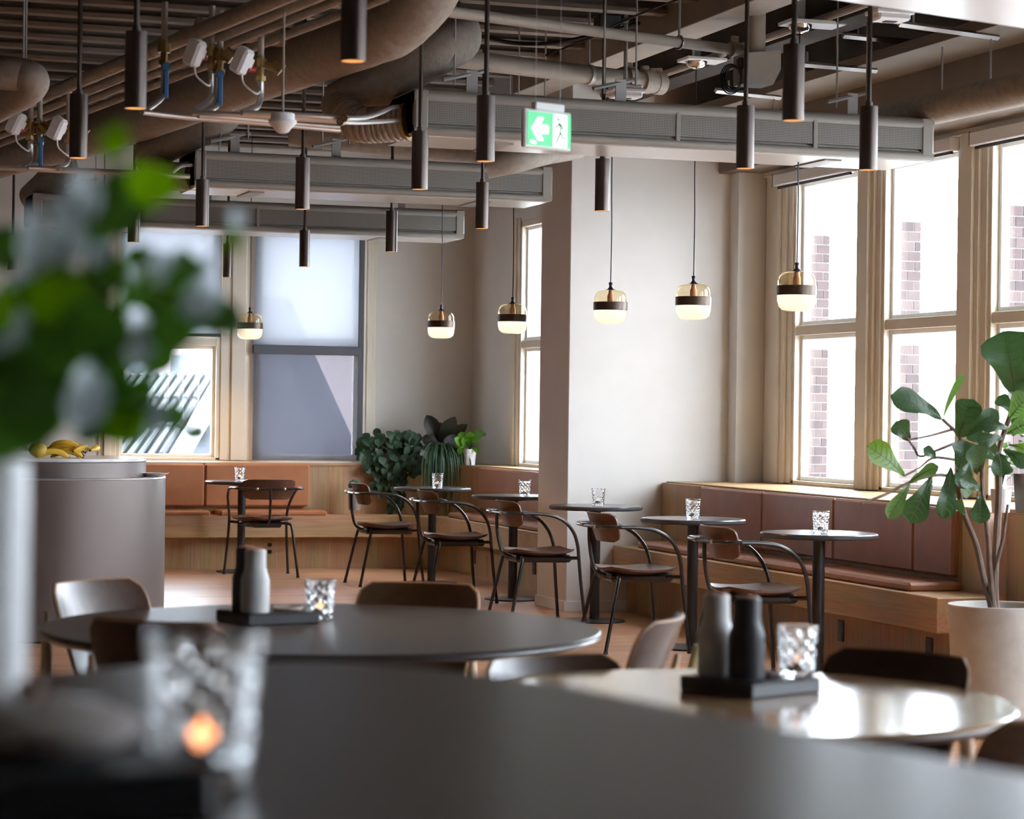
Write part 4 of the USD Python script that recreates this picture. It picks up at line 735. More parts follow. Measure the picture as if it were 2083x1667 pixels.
# ------------------------------------------------------------------ things on the tables
def candle_glass(label, x, y, z, s=1.0):
    n = 48; rings = [(0, 0), (.034, 0), (.037, .003)]
    H_ = .112; m = MB(); zs = np.linspace(.004, H_ - .012, 22); an = np.arange(n) * 2 * pi / n
    V = [np.zeros((n, 3)), np.column_stack([.035 * np.cos(an), .035 * np.sin(an), np.zeros(n)])]
    for q in zs:
        r = .0375 + .0075 * (q / H_); u = an / (2 * pi) * 9; w = (q / H_) * 4.0
        d = np.abs(((u + w) % 1) - .5) + np.abs(((u - w) % 1) - .5)
        r = r - .0052 * np.clip(.95 - d, 0, 1) if q < H_ * .86 else r + 0 * an
        V.append(np.column_stack([r * np.cos(an), r * np.sin(an), np.full(n, q)]))
    for r, q in ((.0440, H_ - .003), (.0432, H_), (.0418, H_), (.0412, H_ - .003), (.0395, .07), (.0345, .020), (.030, .0165), (0, .0165)): V.append(np.column_stack([r * np.cos(an), r * np.sin(an), np.full(n, q)]))
    V = np.array(V); g = MB().grid(np.concatenate([V, V[:, :1]], 1), True)
    o = obj('tumbler', g, 'clear_glass', None, 'cut glass tumbler ' + label, 'glass', 'cut glass tumblers used as candle holders', smooth=12)
    xf = UsdGeom.Xformable(o); xf.AddTranslateOp().Set(Gf.Vec3d(x, y, z))
    return o
TL = {}
def tealight(label, x, y, z):
    z += .0172; lab = 'lit tealight inside the tumbler ' + label
    if 't' in TL: dup(TL['t'], lab, (x, y, z)); return
    t = TL['t'] = thing('tealight', lab, 'candle', (x, y, z), group='tealights in the tumblers')
    obj('cup', MB().lathe([(0, 0), (.0185, 0), (.0192, .014), (.0186, .014), (.018, .011), (0, .011)], n=24), 'silver', t)
    obj('wax', MB().lathe([(0, .0118), (.017, .0118), (.0178, .0112), (0, .0112)], n=24), 'white_ceramic', t)
    obj('flame', MB().lathe([(0, .0145), (.0028, .017), (.0036, .021), (.0022, .027), (0, .032)], n=12), 'flame_glow', t)
    obj('wick', MB().cyl((0, 0, .0118), (0, 0, .017), .0008, 6), 'black_cable', t)
def candle(where, x, y, z): candle_glass(where, x, y, z); tealight(where, x, y, z)
GP = [('on the far left cafe table', 3.985, 19.20), ('on the cafe table below the plants', 5.21, 17.66), ('on the cafe table left of the pillar', 5.37, 16.02), ('on the cafe table before the pillar', 5.30, 14.33), ('on the cafe table at the far end of the bench', 5.235, 12.60), ('on the cafe table nearest the planter', 5.285, 11.03)]
for lab, x, y in GP: candle(lab, x, y, .7425)
candle('beside the tray on the dark round table', 1.605, 6.60, .7425)
candle('on the tray of the oak table', 2.20, 4.70, .7735)
candle('large and blurred on the foreground bar table', .337, 1.748, 1.0605)
def tray(label, corner, ang, w, d, z, h=.031):
    t = thing('tray', label, 'tray', (*corner, z), ang)      # near right corner at the origin, front edge toward -x, depth toward +y
    obj('base', MB().box((-w, 0, 0), (0, d, h), .003), 'tray_black', t)
    obj('inset', MB().box((-w + .008, .008, h - .001), (-.008, d - .008, h + .0006), 0), 'black_plastic', t)
    return t
tray('black wooden tray on the dark round table with two mills', (1.576, 6.479), math.atan2(6.479 - 6.424, 1.576 - 1.362), .221, .205, .7425)
tray('black wooden tray on the oak table with two mills', (2.252, 4.689), math.atan2(4.689 - 4.598, 2.252 - 2.05), .222, .21, .7425)
tray('blurred black tray on the foreground bar table holding the vase', (.318, 1.600), .20, .30, .30, 1.0605, .034)
def mill(label, x, y, z, m):
    t = thing('spice_mill', label, 'spice mill', (x, y, z))
    obj('body', MB().lathe([(0, 0), (.0375, 0), (.0395, .003), (.0400, .05), (.0395, .088), (.037, .100), (.0325, .111), (.0300, .120), (.0292, .132), (.0292, .168), (.027, .1735), (.0235, .1745), (0, .1745)], n=40), m, t)
    obj('cap_disc', MB().lathe([(0, .1775), (.021, .1775), (.0235, .1745), (0, .1744)], n=28), 'copper_wood', t); obj('ring_groove', MB().lathe([(.0403, .0865), (.0406, .088), (.0403, .0895), (.039, .0895), (.039, .0865)], n=40, close=True), m, t)
mill('white bottle shaped mill on the dark round table', 1.397, 6.505, .7735, 'mill_white')
mill('black bottle shaped mill behind the white one on the dark round table', 1.392, 6.60, .7735, 'mill_black')
mill('grey white bottle shaped mill at the back of the oak table tray', 2.052, 4.80, .7735, 'mill_white')
mill('black bottle shaped mill on the oak table tray', 2.083, 4.705, .7735, 'mill_black')
def dish(label, x, y, z, r, m='copper_wood'):
    t = thing('small_dish', label, 'dish', (x, y, z)); obj('plate', MB().lathe([(0, 0), (r * .8, 0), (r, .006), (r, .009), (r * .82, .004), (0, .003)], n=40), m, t); obj('plate_rim', MB().lathe([(r - .0005, .0085), (r + .0008, .0095), (r - .002, .0105), (r - .004, .009)], n=40, close=True), 'white_ceramic', t)
plain('dish_pink', (.62, .47, .42), .35)
dish('small pinkish dish on the dark round table tray', 1.503, 6.555, .7735, .042, 'dish_pink'); dish('small pinkish dish on the oak table tray', 2.145, 4.745, .7735, .035, 'dish_pink')
plain('stoneware', (.74, .66, .62), .3, 0, .6)
t = thing('lidded_bowl', 'blurred pale round lidded bowl on the foreground tray', 'bowl', (.205, 1.71, 1.0952)); obj('bowl_body', MB().lathe([(0, 0), (.045, 0), (.070, .006), (.080, .016), (.081, .021), (0, .021)], n=56), 'stoneware', t); obj('lid', MB().lathe([(0, .040), (.03, .038), (.055, .033), (.074, .025), (.0815, .0212), (0, .0212)], n=56), 'stoneware', t); obj('lid_knob', MB().lathe([(0, .050), (.008, .049), (.010, .045), (.007, .040), (0, .039)], n=24), 'copper_wood', t)
# ------------------------------------------------------------------ counter with fruit
cx, cy = 1.79, 14.22
c = thing('counter', 'rounded bar counter wrapped in fine perforated metal at the left', 'counter', (cx, cy, 0))
obj('lower_drum', MB().lathe([(0, .012), (.70, .012), (.70, .915), (.694, .92), (.62, .92)], n=160), 'counter_mesh', c); obj('kick_ring', MB().lathe([(.66, 0), (.66, .014), (0, .014)], n=80), 'black_plastic', c)
obj('rim_ring', MB().lathe([(.700, .915), (.703, .918), (.700, .926), (.60, .926), (.60, .915)], n=120, close=True), 'counter_rim', c)
obj('upper_drum', MB().lathe([(.585, .92), (.585, 1.012), (.575, 1.016), (0, 1.016)], n=140), 'counter_mesh', c)
obj('stone_top', MB().lathe([(0, 1.036), (.588, 1.036), (.592, 1.032), (.592, 1.02), (.586, 1.015), (0, 1.015)], n=140), 'marble', c)
c = thing('stone_plate', 'shallow pale stone plate on the lower rim of the counter', 'plate', (2.40, 14.04, .9265)); obj('plate', MB().lathe([(0, 0), (.05, 0), (.085, .018), (.088, .021), (.085, .022), (.05, .005), (0, .004)], n=48), 'marble', c); obj('foot_ring', MB().lathe([(.045, -.0005), (.05, -.0005), (.05, .003), (.045, .003)], n=40, close=True), 'marble', c)
def banana(label, pos, yaw, pitch, L=.19, r=.019):
    b = thing('banana', label, 'fruit', pos); t = np.linspace(-1, 1, 15); R = L * .72
    pts = np.stack([R * np.sin(t * .72), 0 * t, R * (1 - np.cos(t * .72))], 1); rad = r * np.clip(1.06 - np.abs(t) ** 4 * .75, .3, 1)
    cp, sp_ = math.cos(pitch), math.sin(pitch); X = np.array([[1, 0, 0], [0, cp, -sp_], [0, sp_, cp]]); T = np.eye(4); T[:3, :3] = rotz(yaw)[:3, :3] @ X
    pts = pts[:, :] * [1, 1, -1]
    obj('fruit_body', MB().tube(pts, rad, 7).move(T), 'banana', b, smooth=40); obj('stem', MB().tube([pts[-1], pts[-1] + [.022, 0, -.022]], [.007, .005], 6).move(T), 'banana_tip', b); obj('tip', MB().sphere(pts[0], .0075, 1).move(T), 'banana_tip', b)
for lab, p, yw, pt in [('upper banana of the bunch on the counter', (1.885, 14.12, 1.118), -.25, .3), ('middle banana of the bunch on the counter', (1.88, 14.06, 1.100), -.30, .1), ('lower front banana of the bunch on the counter', (1.885, 14.0, 1.074), -.33, -.1), ('left front banana lying low on the counter', (1.80, 13.98, 1.072), .05, .0), ('right banana pointing up on the counter', (1.985, 14.02, 1.094), 1.0, .9), ('rightmost banana standing on its end on the counter', (2.065, 14.05, 1.092), 1.35, 1.2), ('banana behind the bunch on the counter', (1.86, 14.17, 1.09), -.2, .2)]: banana(lab, p, yw, pt)
for lab, p in [('left yellow mango on the counter', (1.715, 13.98, 1.079)), ('second yellow mango on the counter', (1.73, 14.1, 1.079))]:
    t = thing('mango', lab, 'fruit', p); obj('fruit_body', MB().sphere((0, 0, 0), .042, 3, (1.25, 1, 1)), 'mango_skin', t); obj('stem', MB().cyl((.0, 0, .038), (.003, 0, .05), .003, 6), 'banana_tip', t)
# ------------------------------------------------------------------ plants
SHAPES = {'fiddle': [(0, .02), (.06, .16), (.2, .38), (.4, .56), (.6, .82), (.75, 1), (.88, .92), (.96, .6), (1, .06)], 'ovate': [(0, .03), (.1, .5), (.3, .95), (.45, 1), (.65, .85), (.85, .45), (1, .02)], 'round': [(0, .12), (.1, .62), (.3, .95), (.5, 1), (.7, .93), (.88, .6), (1, .06)], 'strap': [(0, .6), (.3, 1), (.7, .9), (1, .05)]}
def leaf(base, tip, w, nh, shape='ovate', droop=.12, fold=.18, wave=.05, n=13, k=7, seed=0):
    base, tip = np.array(base, float), np.array(tip, float); ax = tip - base; L = np.linalg.norm(ax); a = ax / L
    s = nrm(np.cross(a, nh)); up = np.cross(s, a); pr = np.array(SHAPES[shape]); P = np.zeros((n, k, 3)); ph = seed * 1.7
    for i in range(n):
        t = i / (n - 1); hw = .5 * w * np.interp(t, pr[:, 0], pr[:, 1]); c = base + ax * t + up * L * droop * (math.sin(pi * t) - .35 * t)
        for j in range(k):
            u = j / (k - 1) * 2 - 1
            P[i, j] = c + s * u * hw * (1 + .05 * math.sin(9 * t + ph)) + up * (fold * abs(u) * hw - wave * w * u * u * math.sin(8 * t + ph + u))
    return MB().grid(P), P
def twig(pts, r0, r1, n=7, seg=6):
    p = spline(pts, seg); return MB().tube(p, np.linspace(r0, r1, len(p)), n)
# fiddle leaf fig in its concrete planter
px, py = (5.116, 8.950)
p = thing('concrete_planter', 'tall round grey concrete planter at the right edge', 'planter', (px, py, 0))
obj('planter_body', MB().lathe([(0, 0), (.165, 0), (.178, .012), (.208, .54), (.208, .55), (.192, .55), (.188, .50), (0, .50)], n=64), 'concrete', p)
obj('soil', MB().lathe([(0, .512), (.10, .508), (.187, .505), (.187, .498), (0, .498)], n=40), 'soil', p)
f = thing('fiddle_leaf_fig', 'fiddle leaf fig tree with big lobed leaves growing in the concrete planter', 'potted plant')
for pts, r0, r1 in [[[(5.094, 8.957, 0.470), (5.089, 8.959, 0.547), (5.062, 8.968, 0.640), (5.049, 9.024, 0.803), (5.026, 9.085, 0.925), (4.997, 9.094, 1.061), (5.009, 9.090, 1.219), (4.970, 9.051, 1.269), (4.885, 9.026, 1.329)], 0.013, 0.006], [[(5.117, 8.949, 0.470), (5.097, 8.956, 0.547), (5.056, 8.917, 0.705), (5.023, 8.875, 0.832), (5.001, 8.882, 1.017), (4.989, 8.886, 1.212)], 0.012, 0.006], [[(5.133, 8.976, 0.467), (5.120, 8.980, 0.544), (5.128, 8.999, 0.699), (5.165, 9.039, 1.011), (5.159, 9.041, 1.158), (5.178, 9.035, 1.263), (5.190, 8.978, 1.379), (5.180, 8.929, 1.442)], 0.016, 0.007], [[(5.119, 8.991, 0.679), (5.132, 8.944, 0.828), (5.125, 8.894, 0.975)], 0.008, 0.004], [[(5.001, 9.093, 1.082), (4.863, 9.033, 1.094), (4.707, 8.979, 1.064), (4.564, 8.921, 1.015), (4.449, 8.906, 0.978)], 0.007, 0.004], [[(5.008, 9.090, 1.240), (4.861, 9.034, 1.198), (4.749, 8.965, 1.174), (4.725, 8.973, 1.208), (4.697, 8.982, 1.249)], 0.006, 0.003], [[(4.954, 9.056, 1.290), (4.807, 8.999, 1.260), (4.701, 8.981, 1.243)], 0.006, 0.003], [[(5.000, 9.093, 1.156), (4.852, 9.037, 1.167), (4.746, 8.966, 1.126), (4.662, 8.941, 1.092)], 0.006, 0.003], [[(5.174, 9.036, 1.253), (5.068, 8.966, 1.242), (5.004, 8.934, 1.238)], 0.006, 0.003], [[(4.992, 8.885, 1.099), (4.991, 8.865, 1.013)], 0.005, 0.003]]: obj('stem', twig(pts, r0 * 1.15 + .001, r1 * 1.3), 'bark', f)
MT = ['fig_leaf', 'fig_leaf_light', 'fig_leaf_young']
for i, (b, t, w, nh, m) in enumerate([[(5.180, 8.929, 1.427), (5.102, 8.891, 1.703), 0.233, (-0.461, -0.846, 0.266), 0.000], [(4.846, 8.954, 1.329), (4.595, 8.927, 1.431), 0.107, (-0.230, -0.919, 0.319), 0.000], [(4.885, 9.026, 1.329), (4.930, 8.938, 1.522), 0.037, (-0.547, -0.725, 0.418), 1.000], [(4.930, 8.969, 1.254), (4.952, 8.896, 1.415), 0.121, (-0.415, -0.756, 0.506), 0.000], [(4.973, 9.039, 1.253), (5.113, 8.962, 1.368), 0.079, (-0.084, -0.972, 0.222), 0.000], [(4.713, 8.998, 1.235), (4.644, 8.978, 1.321), 0.088, (-0.502, -0.805, 0.317), 0.000], [(4.657, 8.932, 1.092), (4.479, 8.910, 1.218), 0.116, (-0.274, -0.881, 0.386), 2.000], [(4.696, 8.962, 1.063), (4.775, 8.859, 1.138), 0.056, (-0.533, -0.756, 0.381), 1.000], [(4.808, 8.967, 1.092), (4.698, 8.960, 0.900), 0.112, (-0.439, -0.895, -0.077), 0.000], [(4.681, 8.924, 1.062), (4.572, 8.898, 0.918), 0.070, (-0.306, -0.875, 0.374), 1.000], [(4.900, 8.979, 1.133), (4.842, 8.926, 0.916), 0.093, (-0.148, -0.868, 0.474), 0.000], [(4.951, 9.004, 1.112), (4.964, 8.984, 1.243), 0.112, (-0.108, -0.973, 0.202), 0.000], [(4.985, 8.909, 1.102), (4.928, 8.823, 1.227), 0.107, (-0.058, -0.998, -0.031), 0.000], [(4.979, 8.868, 1.013), (4.938, 8.792, 0.902), 0.088, (-0.428, -0.759, 0.492), 0.000], [(4.999, 8.887, 1.033), (4.876, 8.850, 1.085), 0.061, (-0.226, -0.968, 0.110), 0.000], [(5.150, 8.939, 1.298), (5.018, 8.937, 1.311), 0.065, (-0.383, -0.913, 0.144), 0.000], [(5.129, 8.903, 1.335), (5.187, 8.837, 1.435), 0.116, (-0.226, -0.853, 0.470), 1.000], [(5.100, 8.871, 1.271), (5.183, 8.811, 1.328), 0.093, (-0.023, -0.902, 0.432), 1.000], [(5.082, 8.877, 1.263), (4.968, 8.871, 1.237), 0.074, (-0.197, -0.980, 0.014), 0.000], [(5.110, 8.868, 1.228), (5.160, 8.783, 1.195), 0.074, (-0.003, -0.892, 0.452), 2.000], [(5.069, 8.839, 1.208), (5.141, 8.759, 1.140), 0.070, (-0.168, -0.985, 0.047), 0.000], [(5.088, 8.917, 1.192), (5.057, 8.827, 1.097), 0.102, (-0.262, -0.960, 0.099), 0.000], [(5.221, 9.000, 1.432), (5.251, 8.924, 1.547), 0.116, (-0.065, -0.864, 0.499), 0.000], [(5.040, 9.059, 1.157), (4.963, 9.023, 1.043), 0.084, (-0.108, -0.978, 0.180), 0.000], [(5.088, 9.043, 1.220), (5.038, 9.060, 1.287), 0.084, (-0.408, -0.822, 0.398), 0.000], [(5.157, 9.037, 1.158), (5.069, 9.001, 1.221), 0.084, (-0.559, -0.773, 0.300), 0.000], [(5.231, 9.038, 1.358), (5.171, 9.069, 1.431), 0.070, (-0.164, -0.978, 0.129), 0.000], [(4.987, 9.076, 1.062), (5.046, 9.067, 1.010), 0.070, (0.007, -0.972, 0.234), 1.000], [(5.207, 9.004, 1.264), (5.235, 8.972, 1.348), 0.084, (-0.435, -0.899, -0.046), 0.000], [(4.997, 9.031, 0.928), (4.939, 9.000, 0.987), 0.047, (-0.592, -0.805, 0.036), 0.000], [(4.842, 8.998, 1.168), (4.747, 8.927, 1.209), 0.047, (-0.238, -0.971, 0.009), 0.000]]):
    mb, P = leaf(b, t, w, nh, 'fiddle', .10, .16, .06, 17, 9, i)
    lf = obj('leaf', mb, MT[int(m)], f, smooth=60)
    if w > .055:
        v = MB().tube(P[:, 4], np.linspace(.0035, .0008, len(P)), 5)
        for q in range(3, 14, 2):
            for e in (0, 8): v.tube([P[q, 4], P[min(16, q + 1), 4 + (e - 4) // 2], P[min(16, q + 2), e + (1 if e == 0 else -1)]], [.0016, .0012, .0005], 4)
        obj('vein', v, 'fig_vein', lf)
# trailing creeper on the corner ledge
def bowl(name, label, c, r0, r1, h, m, soil=True):
    p = thing(name, label, 'plant pot', c); obj('pot_body', MB().lathe([(0, 0), (r0, 0), (r0 + .003, .004), (r1, h), (r1 - .006, h), (r1 - .008, h - .02), (0, h - .02)], n=36), m, p)
    obj('soil', MB().lathe([(0, h - .012), (r1 - .009, h - .016), (r1 - .009, h - .022), (0, h - .022)], n=24), 'soil', p); return p
bowl('plant_pot', 'brown pot hidden in the trailing creeper on the corner ledge', (5.468, 19.896, 0.878), .085, .11, .15, 'grey_pot')
c = thing('trailing_creeper', 'dark green trailing creeper spilling over the corner ledge', 'potted plant')
for pts in [[(5.468, 19.896, 1.018), (5.319, 19.794, 0.955), (5.301, 19.726, 0.876), (5.317, 19.722, 0.612)], [(5.468, 19.896, 1.018), (5.372, 19.780, 0.955), (5.354, 19.712, 0.876), (5.379, 19.706, 0.507)], [(5.468, 19.896, 1.018), (5.463, 19.748, 0.957), (5.445, 19.680, 0.878), (5.441, 19.682, 0.571)], [(5.468, 19.896, 1.018), (5.541, 19.714, 0.958), (5.522, 19.644, 0.879), (5.417, 19.692, 0.613)], [(5.468, 19.896, 1.018), (5.605, 19.678, 0.972), (5.586, 19.608, 0.893), (5.475, 19.668, 0.677)], [(5.468, 19.896, 1.018), (5.269, 19.804, 0.967), (5.252, 19.736, 0.888), (5.177, 19.746, 0.820)]]: obj('stem', twig(pts, .006, .003, 5), 'branch_stem', c)
